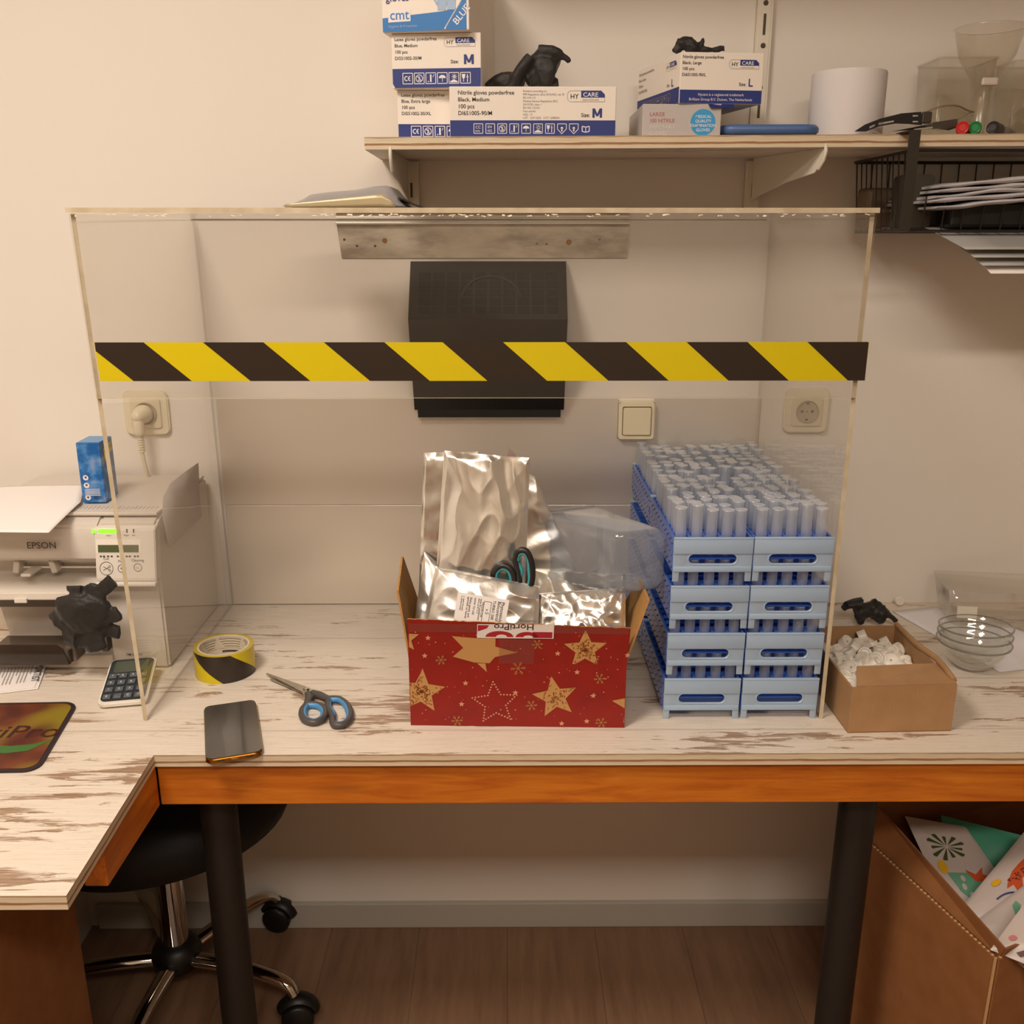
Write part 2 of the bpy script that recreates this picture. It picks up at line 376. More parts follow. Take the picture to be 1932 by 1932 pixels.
def outlet(px, py, label):
    p = pt(px, py); t = thing('wall_outlet', label, 'outlet', (p.x, 0, p.z))
    MB().prism(rr(.082, .082, .012), 0, .009, VT, .002).build('frame', M_cream, t, smooth=40)
    MB().prism(rr(.056, .056, .006), .009, .012, VT, .0008).build('cover_plate', mat('cream_plastic2', 'd3c8aa', .35), t, smooth=40)
    s = MB(); s.lathe([(.0, .0125), (.017, .0125), (.0185, .0128), (.0195, .0155), (.0205, .0155), (.0205, .012)], 40, VT)
    s.build('socket_well', mat('socket_shade', 'a89b7c', .5), t, smooth=40)
    s = MB()
    for dx in (-.0095, .0095): s.lathe([(0, .0126), (.0026, .0126), (.0026, .0132), (0, .0132)], 14, VT @ Matrix.Translation((dx, 0, 0)))
    s.lathe([(0, .0126), (.0014, .0126), (.0014, .013), (0, .013)], 10, VT)
    s.box((0, -.0135, -.015), (.004, .002, .003)).box((0, -.0135, .015), (.004, .002, .003)); s.build('contact', M_ink, t)
    return t, p
outlet(1519, 774, 'empty cream wall socket at the right end of the steel plate')
to, po = outlet(279, 778, 'cream wall socket above the printer with a plug in it')
pl = thing('power_plug', 'cream power plug with cable hanging down behind the printer', 'plug', (po.x-.002, 0, po.z))
MB().lathe([(.0, .016), (.017, .016), (.0175, .02), (.014, .034), (.010, .05), (.006, .054), (0, .055)], 28, VT).build('plug_body', M_cream, pl, smooth=50)
MB().box((0, -.044, -.018), (.018, .018, .036), .007, seg=3).build('plug_neck', M_cream, pl, smooth=60)
s = MB()
for i in range(7): s.lathe([(.0042, 0), (.0062, .001), (.0062, .003), (.0042, .004)], 14, Matrix.Translation((0, -.042, -.066+i*.0046)))
s.build('strain_relief', M_cream, pl, smooth=40)
pts = [(0, -.042, -.036), (0, -.042, -.07), (.001, -.036, -.10), (.0, -.022, -.14), (-.004, -.012, -.18), (-.008, -.010, -.24), (-.010, -.010, -.31), (-.012, -.012, -.42)]
def smooth_path(P, k=6):
    P = [Vector(p) for p in P]; out = []
    for i in range(len(P)-1):
        a, b, c, d = P[max(i-1, 0)], P[i], P[i+1], P[min(i+2, len(P)-1)]
        for q in range(k):
            t = q/k; out.append(.5*((2*b)+(c-a)*t+(2*a-5*b+4*c-d)*t*t+(3*b-a-3*c+d)*t**3))
    return out+[P[-1]]
MB().tube(smooth_path(pts), .0038, 10).build('cable', M_cream, pl, smooth=60)
p = pt(1199, 791); t = thing('light_switch', 'cream rocker light switch set into the steel plate', 'light switch', (p.x, 0, p.z))
MB().prism(rr(.066, .07, .004), 0, .018, VT, .0015).build('frame', M_cream, t, smooth=40)
MB().prism(rr(.0535, .0535, .003), .018, .0183, VT).build('gap', mat('gap_dark', '5b5038', .6), t)
MB().prism(rr(.051, .051, .003), .0183, .0225, VT @ Matrix.Rotation(radians(1), 4, 'X'), .001).build('rocker', M_cream, t, smooth=40)
# aluminium strip
P = [pt(634, 419, -.004), pt(1188, 415, -.004), pt(1183, 487, -.002), pt(645, 487, -.002)]
t = thing('aluminium_strip', 'stained aluminium strip screwed to the wall above the black fan box', 'metal strip', (0, 0, 0))
m = mat('aged_aluminium', 'a89f90', .45, .85); h = N(m)
v = h.co((1, 1, 3)); n1 = h.noise(v, 9, 5, .6)
h.l(h.ramp(n1, [(.3, '8b8074'), (.55, 'bdb5a6'), (.8, 'cfc8ba')]), h.b.inputs['Base Color'])
s = MB(); q = [(p.x, -.0004, p.z) for p in P]; q2 = [(p.x, -.0025, p.z) for p in P]
s.add(q+q2, [(0, 1, 2, 3), (4, 5, 6, 7), (0, 1, 5, 4), (1, 2, 6, 5), (2, 3, 7, 6), (3, 0, 4, 7)]); s.build('strip', m, t)
s = MB(); s.box(((P[0].x+P[1].x)/2, -.006, P[0].z-.002), (P[1].x-P[0].x, .012, .004), .001); s.build('top_lip', mat('light_alu', 'cfc8bc', .4, .7), t)
for px, py, r in ((726, 454, .0045), (1073, 457, .0045)):
    c = pt(px, py); k = MB(); k.lathe([(0, .0026), (r, .0026), (r*.8, .0045), (r*.35, .0045), (r*.3, .003), (0, .003)], 18, frame((c.x, 0, c.z), (1, 0, 0), (0, 0, 1)))
    k.build('screw', mat('brass', '9a6f33', .35, .9), t, smooth=40)
for px, py in ((674, 464), (708, 464), (1013, 459), (1031, 460), (1131, 451), (650, 452)):
    c = pt(px, py); MB().lathe([(0, .0026), (.0022, .0026), (.0018, .0034), (0, .0038)], 12, frame((c.x, 0, c.z), (1, 0, 0), (0, 0, 1))).build('screw_hole', M_ink if px < 720 else mat('grey_metal', '8a8378', .4, .8), t)
# black extractor box: slanted grille on top, front sloping back to the wall
fz0, fz1, fz2 = pt(900, 493).z, 1.306, pt(900, 770).z
fx0, fx1 = pt(776, 500).x, pt(1067, 500).x; FD = -.085
fan = thing('extractor_box', 'black wall-mounted extractor box with slanted slotted grille behind the acrylic', 'extractor fan', (0, 0, 0))
s = MB(); prof = [(0, fz0), (-.012, fz0), (FD, fz1), (-.018, fz2), (-.0, fz2)]
V = [(x, y, z) for x in (fx0, fx1) for y, z in prof]; s.add(V, [range(5), range(5, 10)]+[(i, (i+1) % 5, 5+(i+1) % 5, 5+i) for i in range(5)])
s.build('housing', M_black, fan)
MB().box(((fx0+fx1)/2, -.009, fz2-.007), (fx1-fx0-.012, .018, .014)).build('bottom_lip', M_black, fan)
ux = Vector((1, 0, 0)); uy = Vector((0, -.012-FD, fz0-fz1)); GL = uy.length; GT = frame((fx0, FD, fz1), ux, uy)
W = fx1-fx0; s = MB(); nx, ny = 10, 5; mx, my = .014, .010
for i in range(nx):
    for j in range(ny):
        cx = mx+(W-2*mx)*(i+.5)/nx; cy = my+(GL-.012-2*my)*(j+.5)/ny
        s.prism([(cx+a*(W-2*mx)/nx*.41, cy+b*(GL-.012-2*my)/ny*.41) for a, b in ((-1, -1), (1, -1), (1, 1), (-1, 1))], .0003, .0006, GT)
s.build('grille_slots', mat('deep_black', '050403', .9), fan)
s = MB(); s.lathe([(.050, .0006), (.050, .0022), (.054, .0022), (.054, .0006)], 40, GT @ Matrix.Translation((W/2+.005, .035, 0)), cap=False, a0=radians(10), a1=radians(170)); s.build('fan_rim', mat('dark_grey_plastic', '2b2622', .35), fan, smooth=40)

# ------------------------------------------------------------ acrylic guard with hazard tape
GX0, GX1, GY, GZ, TH = -.5485, .474, -.465, 1.47, .008
g = thing('acrylic_guard', 'clear acrylic bench enclosure with a black and yellow hazard tape band', 'acrylic guard', (0, 0, 0))
gxb = -.5445
def pane(name, V):
    s = MB(); s.add(V, [(0, 1, 2, 3), (4, 5, 6, 7), (0, 1, 5, 4), (1, 2, 6, 5), (2, 3, 7, 6), (3, 0, 4, 7)])
    return s.build(name, [M_acry, M_acryedge], g)
def side(x0t, x0b, x1t, x1b, th):
    # top / bottom x at the front and back edge, th>0 grows towards +x
    o = pane('side_pane', [(x0t, GY, GZ), (x0b, GY, DZ+.0005), (x1b, -.002, DZ+.0005), (x1t, -.002, GZ), (x0t+th, GY, GZ), (x0b+th, GY, DZ+.0005), (x1b+th, -.002, DZ+.0005), (x1t+th, -.002, GZ)])
    for p in o.data.polygons:
        if p.normal.y < -.5 and p.center.y < -.4: p.material_index = 1
side(-.5555, -.5405, -.548, -.541, .006); side(.4668, .4660, .4625, .4658, .006)
zf = pt(900, 750, GY).z
o = pane('front_pane', [(-.5555, GY-.006, GZ-.001), (-.5495, GY-.006, zf), (.4705, GY-.006, zf), (.4735, GY-.006, GZ-.001), (-.5555, GY-.0005, GZ-.001), (-.5495, GY-.0005, zf), (.4705, GY-.0005, zf), (.4735, GY-.0005, GZ-.001)])
for p in o.data.polygons:
    if abs(p.normal.z) > .5: p.material_index = 1
o = pane('top_pane', [(-.558, GY-.008, GZ+.0005), (.476, GY-.008, GZ+.0005), (.457, -.002, GZ+.0005), (-.551, -.002, GZ+.0005), (-.558, GY-.008, GZ+.0068), (.476, GY-.008, GZ+.0068), (.457, -.002, GZ+.0068), (-.551, -.002, GZ+.0068)])
for p in o.data.polygons:
    if abs(p.normal.y) > .5: p.material_index = 1
s = MB(); random.seed(3)
for i in range(150):
    u = random.random(); x = -.55+1.02*u; k = .0022 if random.random() < .15 else .0012
    if .3 < u < .62 or random.random() < .35: s.box((x, GY-.0072, GZ-.002+random.uniform(-.002, .0012)), (random.uniform(.002, .007), .001, k), .0004, rot=(0, random.uniform(-.3, .3), 0), seg=1)
s.build('glue_bead', mat('clear_glue', 'f3ead8', .15, coat=1), g)
zt0, zt1 = pt(900, 645.5, GY-.006).z, pt(900, 718.5, GY-.006).z
M_yel = mat('tape_yellow', 'cdb906', .3); M_tblk = mat('tape_black', '2c2119', .3)
s = Print(frame((0, GY-.006, 0), (1, 0, 0), (0, 0, 1)), .0004)
x0, x1 = pt(183, 680, GY-.006).x, pt(1636, 680, GY-.006).x
s.poly([(x0-.0007, zt0), (x0+.0012, zt1), (x1-.0008, zt1), (x1, zt0)][::-1], 0); s.up()
bx = lambda px: at(px, 646, 'y', GY-.006).x
slant = at(473, 718, 'y', GY-.006).x-at(383, 646, 'y', GY-.006).x
def clip(P, a, b):
    for sgn, lim in ((1, a), (-1, b)):
        Q = []
        for i in range(len(P)):
            p, q = P[i], P[(i+1) % len(P)]; pi_, qi = sgn*(p[0]-lim) >= 0, sgn*(q[0]-lim) >= 0
            if pi_: Q.append(p)
            if pi_ != qi: tt = (lim-p[0])/(q[0]-p[0]); Q.append((lim, p[1]+(q[1]-p[1])*tt))
        P = Q
        if not P: return P
    return P
for a, b in ((160, 271), (383, 497), (611, 725), (835, 949), (1066, 1181), (1295, 1410), (1523, 1637)):
    P = clip([(bx(a), zt0), (bx(b), zt0), (bx(b)+slant, zt1), (bx(a)+slant, zt1)][::-1], x0, x1-.0005)
    s.poly(P, 1)
tp = s.build('hazard_tape', [M_yel, M_tblk], g); 
def plate(outline, holes, th, name, m, parent, T=None, bev=0):
    cu = bpy.data.curves.new('c', 'CURVE'); cu.dimensions = '2D'; cu.fill_mode = 'BOTH'; cu.extrude = th/2; cu.bevel_depth = bev; cu.bevel_resolution = 1; cu.offset = -bev if bev else 0
    for P in [outline]+holes:
        sp = cu.splines.new('POLY'); sp.points.add(len(P)-1); sp.use_cyclic_u = True
        for q, (x, y) in zip(sp.points, P): q.co = (x, y, 0, 1)
    o = bpy.data.objects.new('c', cu); COL.objects.link(o); dg = bpy.context.evaluated_depsgraph_get()
    me = bpy.data.meshes.new_from_object(o.evaluated_get(dg)); b = bmesh.new(); b.from_mesh(me); bpy.data.objects.remove(o)
    if T: bmesh.ops.transform(b, matrix=T, verts=b.verts)
    s = MB(); s.absorb(b); bmesh.ops.remove_doubles(s.bm, verts=s.bm.verts[:], dist=1e-6)
    return s.build(name, m, parent, smooth=30)
# ------------------------------------------------------------ shelf on rails and brackets
SY = -.21
SZ0 = at(700, 258.5, 'y', SY).z; SXL = at(687, 262, 'y', SY).x; SLOPE = radians(.33)
sz = lambda x: SZ0+(x-SXL)*tan(SLOPE)
sh = thing('wall_shelf', 'long whitewashed plywood wall shelf carrying the glove boxes', 'shelf', (SXL, 0, SZ0), rot=(0, -SLOPE, 0))
Ls = X1-.03-SXL
o = MB().box((Ls/2, SY/2-.0005, -.009), (Ls, -SY-.001, .018), .0006).build('board', [M_top, M_edge], sh)
for p in o.data.polygons:
    if abs(p.normal.z) < .5: p.material_index = 1
M_rail = mat('rail_white', 'ddd5c4', .5)
def bracket(px_w, x_tip, label_side):
    xw = at(px_w, 330, 'y', 0).x; z0 = sz(xw)-.0185; tip = Vector((x_tip-xw, SY+.006, 0)); L = tip.length
    ang = atan2(tip.y, tip.x)
    t = thing('shelf_bracket', 'white steel bracket under the %s of the shelf' % label_side, 'bracket', (xw, -.012, z0))
    pr = [(0, 0), (L-.012, 0), (L-.008, -.004), (L-.010, -.016), (L-.03, -.034), (L*.5, -.044), (.02, -.062), (0, -.070)]
    s = MB(); s.prism(pr, -.0011, .0011, frame((0, 0, 0), (cos(ang), sin(ang), 0), (0, 0, 1))); s.build('arm', M_rail, t)
    T = frame((0, 0, 0), (cos(ang), sin(ang), 0), (0, 0, 1)); s = MB()
    s.tube([T @ Vector(p) for p in ((L-.009, .006, 0), (L-.006, -.004, 0), (L-.010, -.017, 0), (L-.022, -.029, 0))], .0028, 8); s.build('rolled_tip', M_rail, t, smooth=60)
def rail(px, py, z1, label):
    x = at(px, py, 'y', 0).x; t = thing('shelf_rail', label, 'rail', (x, 0, 1.487))
    H = z1-1.487; s = MB(); s.box((0, -.0015, H/2), (.026, .003, H)).box((-.0115, -.006, H/2), (.003, .009, H)).box((.0115, -.006, H/2), (.003, .009, H)).box((0, -.0095, H/2), (.024, .003, H), .0006)
    s.build('channel', M_rail, t); s = MB(); k = 0; z = .02
    while z < H-.03:
        if k % 3 != 2: s.prism([(-.002, z), (.002, z), (.002, z+.024), (-.002, z+.024)], .0111, .0113, VT)
        else: s.lathe([(.0, .0112), (.0045, .0112), (.003, .0128), (0, .0128)], 14, VT @ Matrix.Translation((0, z+.012, 0)))
        z += .034; k += 1
    s.build('slots', mat('slot_dark', '4a3d2c', .6), t)
bracket(770, at(736, 284, 'y', SY).x, 'left end'); bracket(1418, at(1561, 281, 'y', SY).x, 'right half')
rail(777, 340, sz(-.18)-.02, 'short white slotted wall rail under the left end of the shelf')
rail(1418, 340, 1.567, 'white slotted wall rail below the shelf, left of the wire basket')
xr_ = at(1437, 80, 'y', 0).x
t = thing('shelf_rail', 'white slotted wall rail above the shelf between the glove boxes and the paper roll', 'rail', (xr_, 0, 1.60)); H = ZC-1.60-.02
s = MB(); s.box((0, -.0015, H/2), (.026, .003, H)).box((-.0115, -.006, H/2), (.003, .009, H)).box((.0115, -.006, H/2), (.003, .009, H)).box((0, -.0095, H/2), (.020, .003, H), .0006); s.build('channel', M_rail, t)
s = MB(); h0 = at(1438, 66, 'y', -.011).z-1.60
for k in range(-6, 26):
    z = h0+k*.064
    if 0 < z < H-.04: s.prism([(-.0022, z), (.0022, z), (.0022, z+.032), (-.0022, z+.032)], .0111, .0113, VT); s.lathe([(.0, .0112), (.0042, .0112), (.003, .0128), (0, .0128)], 14, VT @ Matrix.Translation((0, z-.016, 0)))
s.build('slots', mat('slot_dark'), t)
# upper shelf of the same rack, out of the frame, on the same rail
o = MB().box((.80, -.155, 1.975), (1.9, .305, .018)).build('wall_shelf', M_top)
tag(o, 'upper shelf of the same rack, above the top edge of the photograph', 'shelf')

# ------------------------------------------------------------ glove boxes
M_wc2 = mat('box_white', 'e8dfd3', .5)
def carton(name, label, A, B, H, D, mats, cat='glove box', z=None, wmat=None, flap=False):
    """A, B: front bottom left and right corner (world), H height, D depth"""
    A = Vector(A); B = Vector(B); W = (B-A).length; t = thing(name, label, cat, A, atan2(B.y-A.y, B.x-A.x))
    o = MB().box((W/2, D/2, H/2), (W, D, H), .0012).build('carton', wmat or M_wc2, t)
    return t, W, Print(frame((0, 0, 0), (1, 0, 0), (0, 0, 1)))
M_white_i = mat('printed_white', 'e6e1e0', .5); M_grey_i = mat('grey_ink', '86807c', .6)
INK = [M_navy, M_ink, M_white_i, M_grey_i, M_wc2]
def icon(P, k, x, y, s, mi=2, w=.07):
    c = s/2
    if k in 'sh':
        P.path([(x, y+s), (x+s, y+s), (x+s, y+s*.45), (x+c, y-.05*s), (x, y+s*.45)], s*w, mi, True)
        P.disc(x+c, y+s*.55, s*.14, mi, 10); P.rect(x+s*.42, y+s*.2, x+s*.58, y+s*.5, mi); return
    if k == 'b': P.path([(x+s*.1, y+s*.2), (x+s*.1, y+s*.75), (x+c, y+s*.65), (x+s*.9, y+s*.75), (x+s*.9, y+s*.2), (x+c, y+s*.12)], s*.1, mi, True); P.line(x+c, y+.12*s, x+c, y+.65*s, s*.08, mi); return
    P.path([(x, y), (x+s, y), (x+s, y+s), (x, y+s)], s*w, mi, True)
    if k == 'c': P.ring(x+s*.38, y+c, s*.2, s*.09, mi, 10, pi*.35, pi*1.65); P.ring(x+s*.76, y+c, s*.2, s*.09, mi, 10, pi*.5, pi*1.5); P.line(x+s*.58, y+c, x+s*.74, y+c, s*.07, mi)
    elif k == '2': P.ring(x+c, y+c, s*.34, s*.07, mi, 14); P.text('2', s*.6, x+s*.33, y+s*.28, mi, bold=.02); P.line(x+s*.25, y+s*.75, x+s*.75, y+s*.25, s*.06, mi)
    elif k == 'g': P.rect(x+s*.42, y+s*.15, x+s*.58, y+s*.85, mi); P.line(x+s*.7, y+s*.6, x+s*.85, y+s*.85, s*.05, mi); P.disc(x+s*.25, y+s*.2, s*.06, mi, 8)
    elif k == 'u':
        P.poly([(x+c+s*.36*cos(pi*i/10), y+s*.5+s*.3*sin(pi*i/10)) for i in range(11)], mi); P.line(x+c, y+s*.15, x+c, y+s*.5, s*.05, mi)
    elif k == 'n': P.disc(x+s*.55, y+s*.62, s*.15, mi, 10); [P.line(x+s*.55, y+s*.62, x+s*.55+s*.3*cos(a), y+s*.62+s*.3*sin(a), s*.04, mi) for a in [i*pi/4 for i in range(8)]]; P.poly([(x+s*.12, y+s*.1), (x+s*.88, y+s*.1), (x+s*.88, y+s*.2), (x+c, y+s*.38), (x+s*.12, y+s*.2)], mi)
    elif k == 'f': P.poly([(x+s*.12, y+s*.85), (x+s*.2, y+s*.45), (x+s*.42, y+s*.45), (x+s*.5, y+s*.85)], mi); P.rect(x+s*.27, y+s*.15, x+s*.34, y+s*.5, mi); P.line(x+s*.7, y+s*.12, x+s*.7, y+s*.85, s*.08, mi); P.rect(x+s*.58, y+s*.55, x+s*.82, y+s*.62, mi)
    elif k == 't': P.text('EN', s*.38, x+s*.2, y+s*.55, mi); P.text('455', s*.36, x+s*.16, y+s*.15, mi)
    elif k == 'k': P.text('CC', s*.42, x+s*.18, y+s*.5, mi); P.text('0598', s*.26, x+s*.14, y+s*.15, mi)
def logo(P, x, y, w):
    h = w*.27
    P.path([(x+h*.3, y), (x+w, y), (x+w, y+h*.6), (x+w*.9, y+h), (x+h*.3, y+h), (x+h*.05, y+h*.8), (x, y+h*.5), (x+h*.05, y+h*.2)], w*.008, 3, True)
    P.poly([(x+w*.37, y+h*.38), (x+w, y+h*.38), (x+w, y+h*.66), (x+w*.9, y+h), (x+w*.37, y+h)], 0)
    P.text('HY', h*.62, x+w*.08, y+h*.28, 1, bold=.01); P.up(); P.text('CARE', h*.55, x+w*.42, y+h*.46, 2, bold=.01, sx=1.1); P.text('Hygiene Disposables', h*.2, x+w*.4, y+h*.12, 3)
def hycare(t, W, H, P, lines, size, icons, band=.29, k=1, big=None, x0=.05):
    P.rect(.0006, .0006, W-.0006, H*band, 0)
    P.up(); ly = H*.90
    for i, L in enumerate(lines): P.text(L, H*.092, W*x0, ly-H*.05-H*.135*i, 1, bold=.012)
    return P
# black medium
A = at(849, 254.5, 'y', SY+.004); B = at(1161, 253.5, 'y', SY+.004); A.z = sz(A.x); B.z = sz(B.x)
H = at(1000, 163, 'y', SY+.004).z-A.z
t, W, P = carton('glove_box', 'wide white and navy glove box reading Black, Medium with a black glove on its top', A, B, H, .125, INK)
P.rect(.0006, .0006, W-.0006, H*.33, 0).up()
for i, L in enumerate(('Nitrile gloves powderfree', 'Black, Medium', '100 pcs', 'DI651005-90/M')): P.text(L, H*.115, W*.05, H*(.84-.135*i), 1, bold=.012)
for i, L in enumerate(('Product according to:', 'PPE Regulation (EU) 2016/425, cat. III', 'EN 374-1/5', 'Medical Device Regulation (EU)', '2017/745, class 1', 'EN 455 1/2/3/4', 'Non-sterile', 'AQL 1.5', 'LOT   EXP 2025   LOT 12082041')): P.text(L, H*.058, W*.44, H*(.89-.066*i), 3)
logo(P, W*.705, H*.70, W*.225); P.text('Size:', H*.105, W*.79, H*.40, 1, bold=.012); P.bigm(W*.858, H*.385, H*.25)
for i, k in enumerate('kt2gunfshb'): icon(P, k, W*(.145+.072*i), H*.07, H*.19)
P.build('print', INK, t)
BMX = (A.x+B.x)/2; BMZ = A.z+H
# XL box and M box, cmt box stacked at the left end
yx = SY+.035
A = at(751, 240, 'y', yx); A.z = sz(A.x); B = A+Vector((.135, .002, 0)); H = at(800, 170, 'y', yx).z-A.z
t, W, P = carton('glove_box', 'white and navy glove box reading Blue, Extra large, lowest of the left stack', A, B, H, .165, INK)
P.rect(.0006, .0006, W-.0006, H*.31, 0).up()
for i, L in enumerate(('Latex gloves powderfree', 'Blue, Extra large', '100 pcs', 'DI551002-30/XL')): P.text(L, H*.095, W*.045, H*(.87-.125*i), 1, bold=.012)
for i, k in enumerate('c2gunf'): icon(P, k, W*(.15+.135*i), H*.055, W*.11)
P.build('print', INK, t); ZX = A.z+H
ym = SY+.022
A = at(741, 168, 'y', ym); A.z = ZX+.0003; B = A+Vector((.1335, -.013, 0)); H = at(740, 64, 'y', ym).z-A.z
t, W, P = carton('glove_box', 'white and navy glove box reading Blue, Medium, in the middle of the left stack', A, B, H, .17, INK)
P.poly([(.004, .0006), (W-.0006, .0006), (W-.0006, H*.36), (.0006, H*.36), (.0006, .006)], 0).up()
for i, L in enumerate(('Latex gloves powderfree', 'Blue, Medium', '100 pcs', 'DI551002-30/M')): P.text(L, H*.085, W*.035, H*(.87-.115*i), 1, bold=.012)
logo(P, W*.59, H*.75, W*.345); P.text('Size:', H*.09, W*.66, H*.45, 1, bold=.012); P.bigm(W*.81, H*.43, H*.24)
for i, k in enumerate('c2gunf'): icon(P, k, W*(.12+.13*i), H*.08, W*.11)
P.build('print', INK, t); ZM = A.z+H
yc = SY+.015
A = at(722, 61, 'y', yc); A.z = ZM+.0003; B = A+Vector((.1285, -.022, 0))
M_cy = mat('cmt_blue', '2273b8', .45); M_lg = mat('light_blue_print', '9db6d3', .5); IC = [M_cy, M_navy, M_white_i, M_lg, M_ink]
t, W, P = carton('glove_box', 'white and bright blue glove box on top of the left stack, partly out of view', A, B, .105, .19, IC)
P.poly([(.0006, .0006), (W*.97, .0006), (W*.97, .032), (W*.7, .0255), (.0006, .019)], 0).up()
P.poly([(W*.73, .004), (W*.76, .0006), (W*.97, .0006), (W*.97, .05)], 0); P.line(W*.72, .002, W*.985, .052, .002, 2); P.up()
P.poly([(W*.07, .013), (W*.33, .014), (W*.33, .029), (W*.08, .031)], 2).up(); P.text('cmt', .019, W*.09, .0165, 0, bold=.03); P.text('Hygiene & Protection', .005, W*.07, .006, 3)
P.text('gloves', .014, W*.05, .041, 1, bold=.01); P.text('blue latex', .014, W*.05, .058, 1, bold=.01); P.text('BLUE', .0135, W*.86, .006, 2, ang=radians(48), bold=.02)
for dx, a in ((0, 0), (.014, .25)):     # two printed gloves
    cx, cy = W*.69+dx, .030
    P.poly([(cx-.006, cy-.003), (cx+.006, cy-.003), (cx+.007, cy+.014), (cx-.007, cy+.014)], 3)
    for q in range(4): P.line(cx-.005+q*.0035, cy+.012, cx-.009+q*.0062, cy+.034-abs(q-1.5)*.002, .003, 3)
    P.line(cx-.006, cy+.004, cx-.013, cy+.015, .003, 3); P.up(.0001)
P.build('print', IC, t)
# grey carton and Large box
yg = SY+.004
A = at(1211, 252, 'y', yg); A.z = sz(A.x); B = at(1359, 252, 'y', yg-.0); B.z = A.z; H = at(1300, 196, 'y', yg).z-A.z
M_red_i = mat('dusty_red_print', 'b0666c', .6); M_st = mat('sticker_blue', '2f97cf', .35); IG = [M_red_i, M_st, M_white_i, mat('pale_print', 'cfcac6', .6)]
t, W, P = carton('glove_box', 'grey carton with a round bright blue sticker under the Large glove box', A, B, H, .16, IG, wmat=M_gcard)
P.text('LARGE', H*.17, W*.09, H*.62, 0, bold=.008); P.text('100 NITRILE', H*.17, W*.09, H*.42, 0, bold=.008, sx=.95); P.text('DISPOSABLE', H*.17, W*.09, H*.22, 3, bold=.008, sx=.95); P.text('GLOVES', H*.17, W*.09, H*.02, 3, bold=.008)
P.disc(W*.77, H*.42, H*.42, 1, 36).up()
for i, L in enumerate(('MEDICAL', 'QUALITY', 'EXAMINATION', 'GLOVES')): P.text(L, H*.13, W*.775, H*(.56-.14*i), 2, align='CENTER', bold=.01)
P.build('print', IG, t); ZG = A.z+H
yl = SY+.0
A = at(1281, 190, 'y', yl); A.z = ZG+.0003; B = A+Vector((.1262, .012, 0)); H = at(1281, 97.5, 'y', yl).z-A.z
bk = at(1205, 133, 'z', A.z+H); dep = (Vector((bk.x, bk.y))-Vector((A.x, A.y))).length
t = thing('glove_box', 'white and navy glove box reading Black, Large, on the grey carton', 'glove box', A, atan2(.012, .1262))
W = .1268; lx = Vector((B.x-A.x, B.y-A.y)).normalized(); rel = Vector((bk.x-A.x, bk.y-A.y)); sk = rel.dot(lx); dl = rel.dot(Vector((-lx.y, lx.x))); dl = min(dl, .19)
s = MB(); s.prism([(0, 0), (W, 0), (W+sk, dl), (sk, dl)], 0, H, bev=.001); s.build('carton', M_wc2, t)
P = Print(frame((0, 0, 0), (1, 0, 0), (0, 0, 1))); P.rect(.0006, .0006, W-.0006, H*.27, 0).up()
for i, L in enumerate(('Nitrile gloves powderfree', 'Black, Large', '100 pcs', 'DI651005-90/L')): P.text(L, H*.085, W*.02, H*(.88-.115*i), 1, bold=.012)
logo(P, W*.58, H*.69, W*.36); P.text('Size:', H*.09, W*.71, H*.36, 1, bold=.012); P.text('L', H*.22, W*.82, H*.35, 0, bold=.02)
P.text('Hycare is a registered trademark', H*.075, W*.5, H*.155, 2, align='CENTER'); P.text('Brilliant Group B.V. Duiven, The Netherlands', H*.075, W*.5, H*.06, 2, align='CENTER')
P.build('print', INK, t)
LL = sqrt(sk*sk+dl*dl); P = Print(frame((sk, dl, 0), (-sk, -dl, 0), (0, 0, 1)), .0006); P.rect(.0006, .0006, LL-.001, H*.33, 0).up()
for i, L in enumerate(('Nitrile gloves powderfree', 'Black, Large', '100 pcs', 'DI651005-90/L')): P.text(L, H*.085, LL*.03, H*(.85-.125*i), 1)
logo(P, LL*.68, H*.72, LL*.24); P.text('Size:', H*.09, LL*.72, H*.4, 1); P.text('L', H*.22, LL*.82, H*.38, 0, bold=.01)
for i, k in enumerate('kt2gunfs'): icon(P, k, LL*(.15+.085*i), H*.08, H*.17, 3)
P.build('side_print', INK, t); LZ = A.z+H; LP = A.copy()
s = MB(); s.add([(.045, .0, -.0005), (.085, .0, -.0005), (.083, -.006, -.006), (.047, -.006, -.006)], [(0, 1, 2, 3)]); solid(s.build('loose_flap', M_navy, t), .0006)

